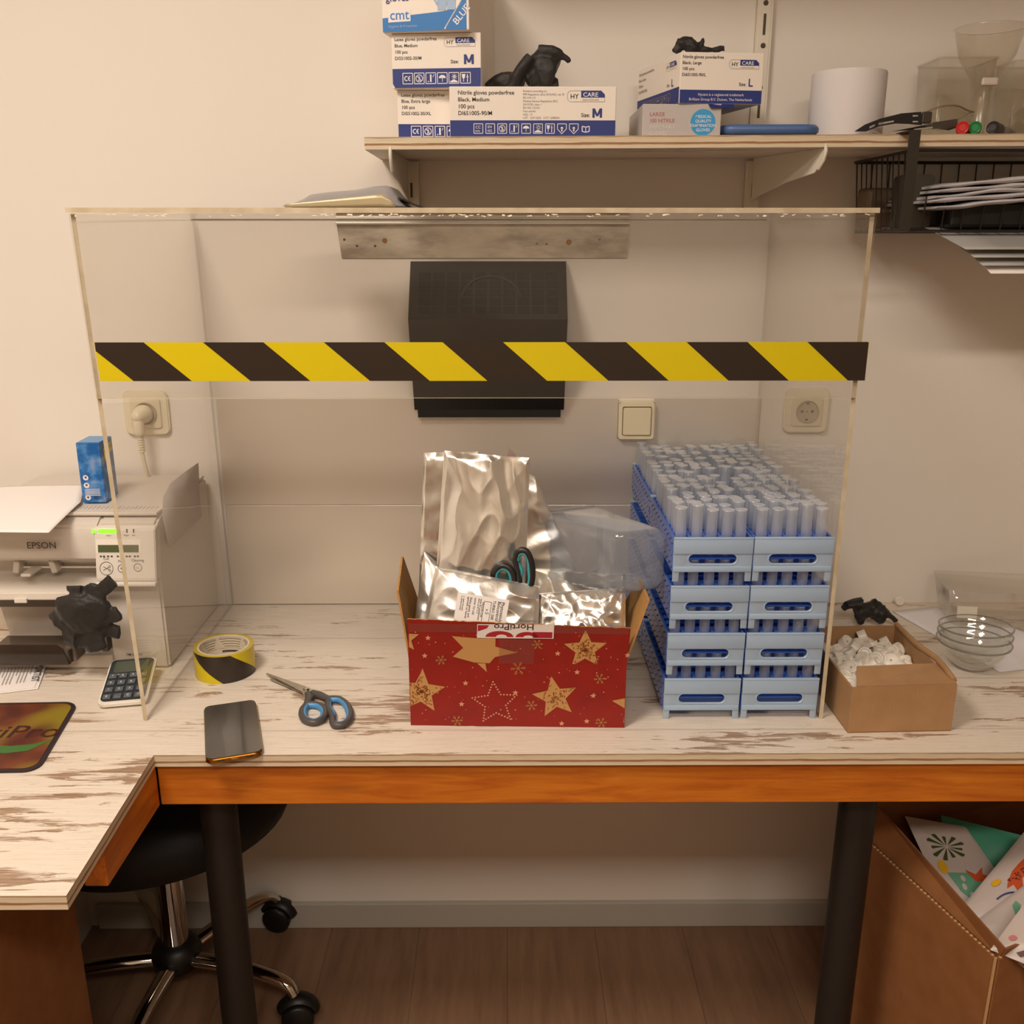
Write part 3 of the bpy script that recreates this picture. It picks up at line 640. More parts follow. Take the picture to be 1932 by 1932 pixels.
# ------------------------------------------------------------ crumpled black gloves
M_glove = mat('black_nitrile', '1a1613', .58, bump=(220, .3)); M_glove.node_tree.nodes['Principled BSDF'].inputs['Sheen Weight'].default_value = .1
def blob(name, tubes, vox, amp, freq, m, parent=None, loc=(0, 0, 0), rot=(0, 0, 0), seed=0, up=(0, 0, 1)):
    """tapered limbs fused into one crumpled skin; tubes: (points, radii, flatness)"""
    s = MB()
    for pts, rr, fl in tubes:
        s.tube(smooth_path(pts, 3), [rr[0]+(rr[-1]-rr[0])*i/(3*(len(pts)-1)) if len(rr) == 2 else rr[min(i//3, len(rr)-1)] for i in range(3*(len(pts)-1)+1)], 12, flat=fl, up=up)
    o = s.build(name, m, parent); md = o.modifiers.new('r', 'REMESH'); md.mode = 'VOXEL'; md.voxel_size = vox; bake(o)
    me = o.data; nn = [v.normal.copy() for v in me.vertices]; off = Vector((seed*3.1, seed*1.7, seed))
    for v, n_ in zip(me.vertices, nn):
        q = v.co*freq+off; r = (.5-abs(noise.noise(q)))*.7+(.5-abs(noise.noise(q*2.3+Vector((5, 3, 1)))))*.4
        v.co += n_*amp*(r*2-1)+noise.noise_vector(q*.6)*amp*.7
    me.shade_smooth()
    me.set_sharp_from_angle(angle=radians(40))
    o.location = loc; o.rotation_euler = rot
    return o
bx0 = Vector((at(1000, 163, 'y', SY+.06).x, SY+.06, BMZ))
o = blob('glove', [([(-.006, 0, .016), (.014, .0, .028), (.038, .0, .020)], [.027, .033, .028], .75), ([(.0, 0, .0), (.045, 0, .0)], [.02, .02], .8), ([(-.010, 0, .010), (-.035, -.005, .016), (-.055, 0, .012), (-.066, 0, .004)], [.018, .008], .9), ([(-.030, -.015, .002), (-.016, -.020, .026), (.000, -.016, .046)], [.008, .011], 1), ([(.010, -.012, .056), (.034, -.016, .054), (.050, -.016, .046), (.062, -.014, .038)], [.010, .009, .007, .0035], .7)], .0022, .0026, 26, M_glove, loc=bx0, seed=2, up=(0, 1, 0))
tag(o, 'crumpled black nitrile glove bulging from the top of the Black, Medium box', 'glove')
gl = at(1315, 97, 'y', SY+.03)
o = blob('glove', [([(-.032, .01, .0), (-.024, .01, .012), (-.014, .01, .012), (0, .01, .003)], [.008, .011, .012, .006], 1), ([(-.004, .01, .002), (.006, .01, .012), (.007, .01, .022)], [.009, .002], 1), ([(.005, .01, .004), (.025, .01, .005), (.042, .01, .006)], [.006, .005], 1)], .0015, .0022, 50, M_glove, loc=(gl.x, SY+.02, LZ+.003), seed=5)
tag(o, 'torn-looking black nitrile glove sticking up from the Black, Large box', 'glove')

# ------------------------------------------------------------ right half of the shelf
p0 = at(1593, 249, 'y', -.115); R = (at(1661, 200, 'y', -.115).x-at(1526, 200, 'y', -.115).x)/2; zr = sz(p0.x); Hr = at(1590, 130, 'y', -.155).z-zr
M_roll = mat('paper_roll', 'd9d4d2', .85); h = N(M_roll); wv = h.n('TexWave', wave_type='BANDS', bands_direction='X'); h.l(h.co(), wv.inputs[0]); wv.inputs['Scale'].default_value = 40; bb = h.n('Bump'); bb.inputs['Strength'].default_value = .1; bb.inputs['Distance'].default_value = .0005; h.l(wv.outputs['Fac'], bb.inputs['Height']); h.l(bb.outputs[0], h.b.inputs['Normal'])
t = thing('paper_roll', 'white paper towel roll standing on the shelf', 'paper roll', (p0.x, -.115, zr))
MB().lathe([(.02, 0), (R, 0), (R+.0005, .002), (R, Hr-.002), (R-.001, Hr), (.02, Hr)], 48, cap=False).build('paper', M_roll, t, smooth=40)
MB().lathe([(.0185, 0), (.020, 0), (.020, Hr), (.0185, Hr)], 32, cap=False).build('core', M_card, t, smooth=40)
A = at(1360, 250, 'y', -.17); B = at(1533, 250, 'y', -.17); z0 = sz(A.x)
t = thing('container_lid', 'blue plastic container lid lying in front of the paper roll', 'lid', ((A.x+B.x)/2, -.15, z0+.0002), radians(-2))
M_bl = mat('blue_plastic', '4c6a9c', .4); w_ = B.x-A.x
MB().prism(rr(w_, .10, .02), .004, .013, None, .003).build('lid_top', M_bl, t, smooth=40); s = MB(); s.tube([(x, y, .009) for x, y in rr(w_-.002, .098, .02)], .0075, 8, closed=True); s.build('rim', M_bl, t, smooth=60)
# safety glasses
gx = at(1700, 249, 'y', -.19); z0 = sz(gx.x)
t = thing('safety_glasses', 'clear safety glasses with black temples lying on the shelf', 'glasses', (gx.x, 0, z0))
q = lambda px, py, y: at(px, py, 'y', y)-Vector((gx.x, 0, z0))
def temple(P, w0, w1):
    s = MB(); Q = smooth_path(P, 4); s.tube(Q, [w0+(w1-w0)*i/(len(Q)-1) for i in range(len(Q))], 8, flat=.45, up=(0, 1, 0)); s.build('temple', M_black, t, smooth=50)
def tplate(P, name='temple'):
    Y0_ = P[0][2]; pts = [q(px, py, Y0_) for px, py, _ in P]; MB().prism([(p.x, p.z) for p in pts], -.0012, .0012, frame((0, Y0_, 0), (1, 0, 0), (0, 0, 1)), .0003).build(name, M_black, t)
yq = -.186
plate([(p.x, p.z) for p in (q(x, y, yq) for x, y in ((1612, 248), (1632, 235), (1660, 224), (1700, 214), (1738, 211), (1739, 236), (1715, 234), (1690, 233), (1660, 238), (1634, 248), (1627, 248)))],
      [[(p.x, p.z) for p in (q(x, y, yq) for x, y in H_)] for H_ in (((1640, 239), (1652, 234), (1650, 238), (1640, 243)), ((1657, 232), (1687, 227), (1687, 230), (1657, 236)), ((1722, 217), (1733, 217), (1732, 220), (1721, 220)), ((1722, 228), (1733, 228), (1732, 231), (1721, 231)))],
      .0024, 'temple', M_black, t, frame((0, yq, 0), (1, 0, 0), (0, 0, 1)))
tplate([(1682, 248, -.14), (1720, 241, -.14), (1758, 233, -.14), (1760, 231, -.14), (1806, 224, -.14), (1807, 240, -.14), (1790, 246, -.14), (1770, 243, -.14), (1720, 245, -.14)])
MB().box(q(1748, 222, -.186), (.015, .006, .017), .002).build('hinge', mat('hinge_grey', '3a332c', .4), t)
MB().box(q(1742, 243, -.195), (.028, .004, .003), .001, rot=(0, -.12, 0)).build('nose_piece', mat('clear_grey', '9b8f7e', .3), t)
M_lens = clear('clear_lens', (.94, .93, .90), scatter=.05, scol='cfc8b8', edge=.2)
up_ = [q(1742, 213, -.186), q(1775, 201, -.180), q(1805, 199, -.170), q(1826, 208, -.155), q(1838, 211, -.150)]
lo_ = [q(1744, 236, -.186), q(1765, 246, -.188), q(1790, 243, -.180), q(1826, 232, -.160), q(1832, 232, -.150)]
U_ = smooth_path(up_, 5); O_ = smooth_path(lo_, 5)
solid(MB().grid(lambda u, v: U_[round(u*20)].lerp(O_[round(u*20)], v), 20, 4).build('lens', M_lens, t, smooth=80), .0012)
MB().tube(U_, .0012, 6).build('brow_bar', mat('smoky_plastic', '8a775c', .3), t, smooth=60)
MB().tube([q(1806, 226, -.14), q(1826, 214, -.15), q(1838, 211, -.15)], .0009, 6).build('brow_bar', mat('smoky_plastic'), t, smooth=60)
for px, c, L in ((1816.5, 'c2231c', 'red'), (1840, '157a3e', 'green'), (1873, '2c2927', 'black')):
    p = at(px, 239, 'y', -.20); r = .0095; z0 = sz(p.x)
    t = thing('marker', '%s-capped marker lying end-on on the shelf' % L, 'marker', (p.x, -.20, z0+r), rot=(-pi/2, 0, radians(-38 if L == 'black' else -24)))
    MB().lathe([(0, 0), (r*.55, 0), (r*.6, .0015), (r*.8, .0008), (r*.97, .002), (r, .004), (r*.96, .04)], 24).build('cap', mat(L+'_cap', c, .35), t, smooth=40)
    MB().lathe([(r*.86, .04), (r*.86, .125), (r*.6, .128), (0, .128)], 24).build('barrel', mat('marker_barrel', '9a948c', .4), t, smooth=40)
M_frost = clear('frosted_plastic', (.975, .965, .94), scatter=.04, scol='d8d0bc', rough=.25, edge=.11)
p = at(1845, 240, 'y', -.10); z0 = sz(p.x); zf1 = at(1845, 42, 'y', -.14).z-z0; zn = at(1845, 150, 'y', -.10).z-z0
rt = (at(1906, 60, 'y', -.10).x-at(1785, 60, 'y', -.10).x)/2
t = thing('funnel', 'translucent plastic funnel cup standing on its stem at the right of the shelf', 'funnel', (p.x, -.10, z0))
o = MB().lathe([(.018, 0), (.015, .004), (.013, zn-.02), (.02, zn), (rt*.82, zn+(zf1-zn)*.45), (rt, zf1-.003), (rt+.002, zf1)], 40, cap=False).build('cone', M_frost, t, smooth=40); solid(o, .0012)
MB().box((.0, -.02, zn-.006), (.026, .006, .012), .003).build('clip', mat('pinkish_white', 'd0c4b8', .5), t)
p = at(1790, 245, 'y', -.07); t = thing('storage_tub', 'pale translucent tub behind the safety glasses', 'container', (p.x, -.07, sz(p.x)))
w0 = .046; zh = at(1790, 118, 'y', -.07).z-sz(p.x)
def tub(name, w, d, h, r, m, parent, taper=.9, t_=.0008, rim=True):
    s = MB(); a = rr(w*taper, d*taper, r); b = rr(w, d, r); n = len(a)
    s.add([(x, y, 0) for x, y in a]+[(x, y, h) for x, y in b], [tuple(range(n))[::-1]]+[(i, (i+1) % n, n+(i+1) % n, n+i) for i in range(n)]); o = s.build(name, m, parent, smooth=35); solid(o, t_, 0)
    if rim: q = MB(); q.tube([(x, y, h) for x, y in rr(w+.002, d+.002, r)], .0018, 8, closed=True); q.build('rim', m, parent, smooth=60)
    return o
tub('body', w0*2, .09, zh, .008, M_frost, t)
p = at(1935, 245, 'y', -.11); t = thing('safety_goggles', 'clear goggles with a grey-blue frame at the right edge of the shelf', 'goggles', (p.x, -.13, sz(p.x)))
o = MB().lathe([(.036, 0), (.036, .03), (.03, .043), (.015, .050), (0, .052)], 28, cap=False).build('lens', M_lens, t, smooth=50); solid(o, .0015)
MB().box((-.004, -.02, .018), (.035, .02, .022), .008, seg=3).build('frame', mat('slate_plastic', '60606e', .5), t, smooth=50); MB().box((.0, -.01, .0425), (.02, .014, .012), .004).build('vent', mat('slate_plastic'), t)
p = at(1935, 245, 'y', -.05); t = thing('storage_tub', 'pale translucent tub behind the goggles at the right edge of the shelf', 'container', (p.x, -.055, sz(p.x)+.0002)); tub('body', .10, .07, at(1932, 122, 'y', -.05).z-sz(p.x), .008, M_frost, t)

# ------------------------------------------------------------ wire basket under the shelf
bxl = at(1614, 307, 'y', -.006).x; zb1 = at(1614, 307, 'y', -.006).z; yf = -.245; zb0 = at(1735, 436, 'y', yf).z; bxr = bxl+.42
M_wire = mat('black_wire', '1a100c', .4)
t = thing('wire_basket', 'black wire basket hooked under the right half of the shelf', 'basket', (bxl, 0, zb0))
H = zb1-zb0; L = bxr-bxl
s = MB(); s.tube([(0, -.006, H), (L, -.006, H), (L, yf, H), (0, yf, H)], .0026, 8, closed=True); s.tube([(.01, -.012, 0), (L-.01, -.012, 0), (L-.01, yf+.01, 0), (.01, yf+.01, 0)], .0024, 8, closed=True); s.build('rim', M_wire, t, smooth=60)
s = MB(); n = 14
for i in range(1, n): x = L*i/n; s.tube([(x, -.006, H), (x, -.012, 0), (x, yf+.01, 0), (x, yf+.004, .05)], .0012, 6)
for i in range(0, 11): y = -.014+(yf+.02)*i/10; s.tube([(0, y, H), (.01, y, 0), (L-.01, y, 0), (L, y, H)], .0012, 6)
s.build('wires', M_wire, t, smooth=60)
p = at(1721, 300, 'y', yf-.004); s = MB(); zt_ = sz(p.x)-zb0
s.box((0, 0, (zt_+.0015)/2), (.0165, .0022, zt_+.0015)); s.box((0, .025, zt_+.0012), (.0165, .052, .0016)); s.build('hook_strap', mat('strap_black', '2a2318', .45), t, loc=(p.x-bxl, yf-.004, 0))
s = MB(); s.box((0, 0, (zt_+.0015)/2), (.0165, .0022, zt_+.0015)); s.box((0, .025, zt_+.0012), (.0165, .052, .0016)); s.build('hook_strap', mat('strap_black'), t, loc=(L-.06, yf-.004, 0))
M_dk = mat('dark_olive_plastic', '2c2416', .5)
A = at(1692, 410, 'y', -.19); B = at(1757, 410, 'y', -.19); w_ = B.x-A.x
t = thing('card_box', 'dark upright box inside the wire basket behind the strap', 'box', ((A.x+B.x)/2, -.175, zb0+.004), radians(-6))
hh = at(1725, 330, 'y', -.19).z-zb0-.004
MB().prism([(x, y+hh/2) for x, y in rr(w_, hh, .006)], -.015, .015, frame((0, 0, 0), (1, 0, 0), (0, 0, 1)), .0015).build('shell', M_dk, t)
MB().box((0, .0, hh+.0004), (w_*.7, .02, .001)).build('lid_seam', M_ink, t)
t = thing('adapter', 'small brown grey object at the back left of the wire basket', 'box', (at(1650, 400, 'y', -.06).x, -.06, zb0+.004), radians(10)); MB().box((0, 0, .033), (.05, .04, .066), .006).build('body', mat('taupe_plastic', '6b5845', .6), t); MB().box((0, -.0202, .03), (.03, .001, .006)).build('stripe', mat('tan_print', '8b7860', .6), t)
M_bag = mat('grey_poly_bag', 'c6c3c5', .35, .05, bump=(25, .4))
def wavy_bag(name, label, cat, c, w, d, th, rz_, seed, m, amp=.006, group=None, fold=0, edge=None):
    def top(u, v):
        e = min(u, 1-u, v, 1-v)*6; k = min(1, e); n_ = noise.noise(Vector((u*4+seed, v*5, seed)))
        dr = fold*max(0, .35-v)**1.3*3
        return Vector(((u-.5)*w, (v-.5)*d, th*k**.5*.5+n_*amp*k-dr))
    def bot(u, v):
        e = min(u, 1-u, v, 1-v)*6; k = min(1, e)
        p_ = top(u, v); return Vector((p_.x, p_.y, p_.z-th*k**.5))
    s = MB(); s.grid(top, 26, 26); s.mi = 1 if edge else 0; s.grid(bot, 26, 26); bmesh.ops.remove_doubles(s.bm, verts=s.bm.verts[:], dist=1e-5)
    o = s.build(name, [m, edge] if edge else m, None, loc=c, rot=(0, 0, rz_), smooth=80); return tag(o, label, cat, group)
px_ = at(1860, 360, 'y', -.15)
order = ('topmost', 'second', 'third', 'fourth', 'lowest')
xm0 = at(1762, 365, 'y', -.26).x
for i in range(5):
    zz = at(1800, 343+10.2*i, 'y', -.26).z; w_ = .30; x0_ = xm0+.004*((i*5) % 3)+(.010 if i == 0 else 0); th_ = .0092
    def mtop(u, v, i=i, zz=zz, x0_=x0_):
        # a soft folded slab with a rolled left end
        a = 2*pi*v; x = u; e = min(1, (u+.02)/.10)
        lift = .016*sin(min(1, u/.9)*pi*.5)+.003*noise.noise(Vector((u*5, i*2.2, 1)))
        return Vector((x0_+w_*u+cos(a)*0, -.155+.11*math.copysign(abs(cos(a))**.5, cos(a))*(.96+.04*noise.noise(Vector((u*6, i, 4)))), zz-.006+lift+math.copysign(abs(sin(a))**.45, sin(a))*th_*.56*e**.5*(.8+.5*noise.noise(Vector((u*7, cos(a), i))))))
    s = MB(); s.grid(mtop, 26, 18); bmesh.ops.remove_doubles(s.bm, verts=s.bm.verts[:], dist=1e-5); bmesh.ops.holes_fill(s.bm, edges=s.bm.edges[:])
    tag(s.build('poly_mailer', M_bag, smooth=70), 'silvery grey plastic mailer in the wire basket, %s of the folded pile' % ('topmost', 'second', 'third', 'fourth', 'lowest')[i], 'bag', 'grey mailers in the wire basket')
tag(MB().box((bxl+.235, -.13, zb0+.024), (.32, .20, .036), .004).build('bag_bundle', mat('black_bag', '0d0a09', .5)), 'black packed bundle beneath the grey mailers in the wire basket', 'bundle')
M_sheet = mat('grey_sheet', 'a5a29e', .5)
for i in range(4):
    def sheet(u, v, i=i):
        y = -.03-.262*v; d_ = max(0, v-.62)
        return Vector((bxl+.020+.30*u+.014*i+.055*v*(1-u), y, zb0+.0062-.0014*i*(1-d_)-d_*(.085+.028*i)))
    o = solid(MB().grid(sheet, 4, 20).build('envelope', M_sheet if i < 3 else M_paper, smooth=60), .0007)
    tag(o, '%s envelope hanging out over the front of the wire basket' % ('uppermost grey', 'second grey', 'third grey', 'white lowest')[i], 'envelope', 'envelopes at the bottom of the wire basket')

# pouch on the guard
M_pch = mat('pouch_silver', 'a7a5a6', .38, .45, bump=(20, .6)); M_pin = mat('pouch_inner', 'b8a884', .4, .3)
pc = at(672, 396, 'y', -.25); zg = GZ+.0072
wl = at(775, 396, 'y', -.25).x-at(556, 396, 'y', -.25).x
def pt_(u, v):
    x = (u-.5)*wl; k = min(1, min(u*5, (1-u)*7)); kk = min(1, min(v, 1-v)*6)
    z = .006+(.012+.020*u)*k*kk**.6+noise.noise(Vector((u*6, v*4, 3)))*.002*k
    return Vector((x, (v-.5)*.17, z))
def pb_(u, v): p = pt_(u, v); k = min(1, min(u*5, (1-u)*7))*min(1, min(v, 1-v)*6); return Vector((p.x, p.y, max(.0005, .006-.0055*k)))
t = thing('foil_pouch', 'flat silver grey pouch lying on top of the acrylic guard', 'pouch', (at(665, 396, 'y', -.25).x, -.25, zg))
s = MB(); s.grid(pt_, 30, 16); s.grid(pb_, 30, 16); bmesh.ops.remove_doubles(s.bm, verts=s.bm.verts[:], dist=1e-5); s.build('pouch', M_pch, t, smooth=70)
s = MB(); s.grid(lambda u, v: Vector((-wl*.47+wl*.90*u, -.0856-.0006*v, .004+(.004+.016*u*min(1, (1-u)*9))*v)), 16, 3); solid(s.build('inner_fold', M_pin, t, smooth=60), .0008)
s = MB(); s.grid(lambda u, v: Vector((wl*.44+.052*u, -.075+.09*v+.01*u, .0012+.016*(1-u)**1.5+.002*sin(v*9)*(1-u))), 12, 8); solid(s.build('black_flap', mat('black_film', '1c1410', .3), t, smooth=60), .0008)
# ------------------------------------------------------------ helpers for plates with holes and for bags
def slot(cx, cy, w, h, n=8):
    r = h/2; return [(cx+w/2-r+r*cos(a), cy+r*sin(a)) for a in [-pi/2+pi*i/n for i in range(n+1)]]+[(cx-w/2+r+r*cos(a), cy+r*sin(a)) for a in [pi/2+pi*i/n for i in range(n+1)]]
# ------------------------------------------------------------ test tube racks, four high, two wide, two deep
RW, RL, RH, PT = .1138, .2255, .0652, .0727
M_rk = clear('frosted_blue_plastic', (.85, .92, 1.), scatter=.78, scol='d4e8f8', rough=.25); M_rb = clear('deep_blue_plastic', (.5, .7, 1), scatter=.68, scol='5a94f0', rough=.3); M_dot = mat('peg_hole_navy', '122a63', .5)
M_tube = clear('tube_plastic', (.985, .99, 1), scatter=.28, scol='f0f6fd', rough=.2, edge=.25)
rack = thing('test_tube_rack', '', 'test tube rack', (0, 0, 0))
Wf = RW-.0008; T0 = frame((RW/2, -.001, 0), (1, 0, 0), (0, 0, 1)); foot = .010
out = [(-Wf/2+.0005, 0), (-Wf/2+.009, 0), (-Wf/2+.0095, foot+.004), (Wf/2-.0095, foot+.004), (Wf/2-.009, 0), (Wf/2-.0005, 0), (Wf/2, PT-.010), (Wf/2-.001, PT-.0075), (-Wf/2+.001, PT-.0075), (-Wf/2, PT-.010)]
zc_ = .0335
for k, yy in ((0, .0), (1, RL)):
    T = Matrix.Translation((0, yy+(-.0012 if k else .0012), 0)) @ T0
    e = plate(out, [slot(0, zc_, .068, .0138)], .0022, 'end_plate', M_rk, rack, T, .0003)
    sg = -1 if k == 0 else 1; fy = yy+(0 if k == 0 else -.001)
    s = MB(); s.box((RW/2, fy-sg*-.0012*1, PT-.0195), (Wf, .0038, .0235), .0012); s.box((RW/2, fy+sg*.0012, .0185), (Wf-.002, .003, .008), .001)
    q = slot(0, zc_, .0705, .0163, 8); s.tube([T @ Vector((x, y, -.0012 if k else .0012)) for x, y in q], .0011, 6, closed=True); s.build('band', M_rk, e, smooth=40)
    s = MB(); s.box((RW/2, fy+sg*.0012, PT-.0078), (Wf, .0055, .0022), .0008); s.build('lip', M_rk, e, smooth=40)
for sx in (0, 1):
    s = MB(); x = .0012 if sx == 0 else RW-.0012
    for z0, z1, off in ((.013, .0275, 0), (.0305, .045, .0004), (.048, PT-.0085, 0)):
        s.box((x+(off if sx else -off), RL/2, (z0+z1)/2), (.0016, RL-.006, z1-z0), .0003, seg=1)
    s.box((x, RL/2, .0385), (.0010, RL-.006, .051))
    s.mi = 1
    for z in (.020, .0375, .0555):
        for j in range(20): s.box((x+(.0012 if sx else -.0012), .010+(RL-.02)*j/19, z+(.003 if j % 2 else -.002)), (.0008, .0016, .0022))
    s.build('side_wall', [M_rb, M_dot], rack)
GXp, GYp = (RW-.006)/5, (RL-.010)/10
def lattice(z, th, name):
    s = MB()
    for i in range(6): s.box((.003+GXp*i, RL/2, z), (.0042 if 0 < i < 5 else .002, RL-.007, th))
    for j in range(11):
        for i in range(5): s.box((.003+GXp*(i+.5), .005+GYp*j, z), (GXp-.0045, .0042 if 0 < j < 10 else .002, th))
    s.mi = 1
    for i in range(1, 5):
        for j in range(1, 10): s.box((.003+GXp*i, .005+GYp*j, z+th/2+.0002), (.0018, .0018, .0004))
    s.build(name, [M_rb, M_dot], rack)
lattice(PT-.0105, .004, 'top_lattice')
MB().box((RW/2, RL/2, .0325), (RW-.006, RL-.008, .0012)).build('tube_shelf', M_rb, rack)
s = MB(); s.box((RW/2, .028, .047), (RW-.0075, .0012, .024)); s.box((RW/2, .026, .0225), (RW-.0075, .0012, .016)); s.mi = 1
for i in range(4):
    for z in (.052, .042): s.box((.003+GXp*(i+1), .0272, z), (.0016, .0006, .0022))
s.build('inner_wall', [M_rb, M_dot], rack)
rx0 = .2343; ry0 = -.4638
tube_proto = None; tr = .0077; TLn = .0692
def make_tube():
    s = MB(); s.lathe([(0, 0), (tr*.5, .0006), (tr*.8, .003), (tr*.93, .008), (tr, .02), (tr, TLn-.002), (tr+.0008, TLn-.0012), (tr+.0008, TLn), (tr-.0006, TLn)], 20)
    s.mi = 1; s.tube([(tr*cos(a), tr*sin(a), TLn-.0008) for a in [2*pi*i/20 for i in range(20)]], .0008, 6, closed=True)
    return s.build('test_tube', [M_tube, clear('tube_rim', (.95, .97, 1), scatter=.6, scol='f4f8fd', rough=.1)], None, smooth=50)
lev = ('on the desk', 'second from the bottom', 'third from the bottom', 'topmost'); random.seed(11); first = True
SRX = []
for col in range(2):
    for dep_ in range(2):
        for lv in range(4):
            r = rack if first else copy_tree(rack); first = False
            r.location = (rx0+col*(RW+.0006)+random.uniform(-.0003, .0003)+(.0012*(lv-1) if col == 0 else .0009*(lv-1)*.5)-.0008*(1-col), ry0+dep_*(RL+.0045)+random.uniform(0, .0012)*(1-dep_), DZ+lv*PT-lv*.0075+lv*.0076+(.0001*lv))
            r['label'] = 'frosted blue test tube rack, %s in the %s %s stack' % (lev[lv], ('left', 'right')[col], ('front', 'back')[dep_])
            r['group'] = 'stacked test tube racks'
            o_ = r.location
            rows = range(10) if lv == 3 else (range(1) if dep_ == 0 else ())
            for j in rows:
                for i in range(5):
                    if lv == 3 and (col, dep_, i, j) in ((0, 1, 3, 9), (0, 0, 4, 8), (0, 1, 4, 7), (1, 0, 0, 9)): continue
                    if tube_proto is None: tube_proto = make_tube(); tb_ = tube_proto
                    else: tb_ = tube_proto.copy(); COL.objects.link(tb_)
                    up_ = random.choice((0, .0005, .001, .003, .005, .007)) if lv == 3 else 0
                    tb_.location = o_+Vector((.003+GXp*(i+.5)+random.uniform(-.0008, .0008), .005+GYp*(j+.5)+random.uniform(-.0008, .0008), .0333+up_))
                    tb_.rotation_euler = (random.uniform(-.03, .03)*(lv == 3), random.uniform(-.03, .03)*(lv == 3), 0)
                    where = '%s %s stack' % (('left', 'right')[col], ('front', 'back')[dep_])
                    if lv == 3: tag(tb_, 'translucent test tube standing in the topmost rack of the %s' % where, 'test tube', 'tubes in the topmost rack, '+where)
                    else: tag(tb_, 'front test tube of the %s, in its rack %s' % (where, lev[lv]), 'test tube', 'tubes in the rack %s, %s' % (lev[lv], where))
# ------------------------------------------------------------ bags
def foil(name, rough=.2, col='f2efe8', metal=.9):
    m = mat(name, col, rough, metal, bump=(45, .5, (1, 1, .6), 5)); return m
M_foil = foil('foil', .24); M_foil2 = foil('foil_soft', .36, 'e8e4dc')
def ridge(q): return 1-2*abs(noise.noise(q))
def bag(name, label, cat, C, th, seed, mats, amp=.004, freq=14, n=56, group=None, seal=.03, part_of=None, crease=1, bend=0, smooth=60, an=1):
    """four world corners (top left, top right, bottom right, bottom left); two crumpled skins with sealed edges"""
    C = [Vector(c) for c in C]; cen = sum(C, Vector())/4; nrm = ((C[1]-C[0]).cross(C[3]-C[0])).normalized()
    if nrm.y > 0: nrm = -nrm
    def P(u, v, sgn):
        b = C[0].lerp(C[1], u).lerp(C[3].lerp(C[2], u), v); e = min(u, 1-u, v, 1-v); k = min(1, max(0, e-seal*.3)/(.34)); k = sin(k*pi/2)
        q = Vector((u*(C[1]-C[0]).length*freq, v*(C[3]-C[0]).length*freq*an, seed*7.7))
        d = ridge(q+noise.noise_vector(q*.7)*.8)*.6+ridge(q*2.1)*.3*crease+noise.noise(q*.4)*1.0
        kk = min(1, e/.04)*.75+.25
        off = sgn*th/2*k+d*amp*kk + bend*sin(pi*u)
        return b+nrm*off-cen
    s = MB(); s.grid(lambda u, v: P(u, v, 1), n, n); s.mi = 1 if len(mats) > 1 else 0; s.grid(lambda u, v: P(u, v, -1)-nrm*.0004, n, n)
    o = s.build(name, mats, part_of, loc=cen, smooth=smooth)
    return tag(o, label, cat, group) if label else o

# ------------------------------------------------------------ red christmas box
FL = at(775, 1368, 'z', DZ+.0005); FR = at(1178, 1373, 'z', DZ+.0005)
W = (FR-FL).length; D = .175; zt_ = at(775, 1250, 'y', FL.y).z-DZ; ang = atan2(FR.y-FL.y, FR.x-FL.x)
M_redc = mat('red_printed_card', '8c1408', .5, var=('821107', 25)); M_kraft = card('kraft_inside', 'b08044', 'ba8a4e'); M_gold = mat('kraft_gold_print', 'b88a52', .5); M_goldd = mat('red_over_gold', '8a4a1c', .5); M_pale = mat('pale_pink_print', 'cf8f72', .5)
bxr_ = thing('gift_carton', 'open red cardboard box printed with gold stars and snowflakes, full of foil bags', 'box', FL, ang)
t3 = .003
s = MB(); s.box((W/2, t3/2, zt_/2), (W, t3, zt_)).box((W/2, D-t3/2, zt_/2), (W, t3, zt_)).box((t3/2, D/2, zt_/2), (t3, D-2*t3, zt_)).box((W-t3/2, D/2, zt_/2), (t3, D-2*t3, zt_)).box((W/2, D/2, t3/2), (W-2*t3, D-2*t3, t3))
o = s.build('carton', [M_redc, M_kraft], bxr_)
for p in o.data.polygons:
    c_ = p.center; nn = p.normal
    inward = (abs(nn.y) > .5 and ((c_.y < D/2 and nn.y > 0) or (c_.y > D/2 and nn.y < 0))) or (abs(nn.x) > .5 and ((c_.x < W/2 and nn.x > 0) or (c_.x > W/2 and nn.x < 0))) or abs(nn.z) > .5
    if inward: p.material_index = 1
inv = Matrix.Rotation(-ang, 3, 'Z')
loc_ = lambda p: inv @ (Vector(p)-FL)
# front flap, standing up and leaning a little to the viewer
a0 = loc_(at(768, 1168, 'y', FL.y-.004)); a1 = loc_(at(1190, 1186, 'y', FR.y-.004))
def qpanel(name, P4, th, mats, parent, nrm, rag=0, n=60):
    """panel with hinge edge P0-P1 and free edge P3-P2"""
    P4 = [Vector(p) for p in P4]; nv = Vector(nrm).normalized()*th; F = []
    random.seed(n)
    for i in range(n+1):
        u = i/n; a = P4[0].lerp(P4[1], u); b = P4[3].lerp(P4[2], u); b = b+(b-a).normalized()*(random.uniform(-rag, rag)); F += [a, b, b+nv, a+nv]
    s = MB(); vs = [s.bm.verts.new(v) for v in F]
    def f(ix, mi):
        q = s.bm.faces.new([vs[i] for i in ix]); q.material_index = mi
    for i in range(n):
        j = 4*i; k = j+4; f((j, j+1, k+1, k), 0); f((j+3, k+3, k+2, j+2), 1); f((j+1, j+2, k+2, k+1), 1); f((j, k, k+3, j+3), 1)
    f((0, 3, 2, 1), 1); j = 4*n; f((j, j+1, j+2, j+3), 1)
    return s.build(name, mats, parent)
fl = qpanel('front_flap', [(0, 0, zt_), (W, 0, zt_), a1, a0], t3, [M_redc, M_kraft], bxr_, (0, 1, 0), .0008)
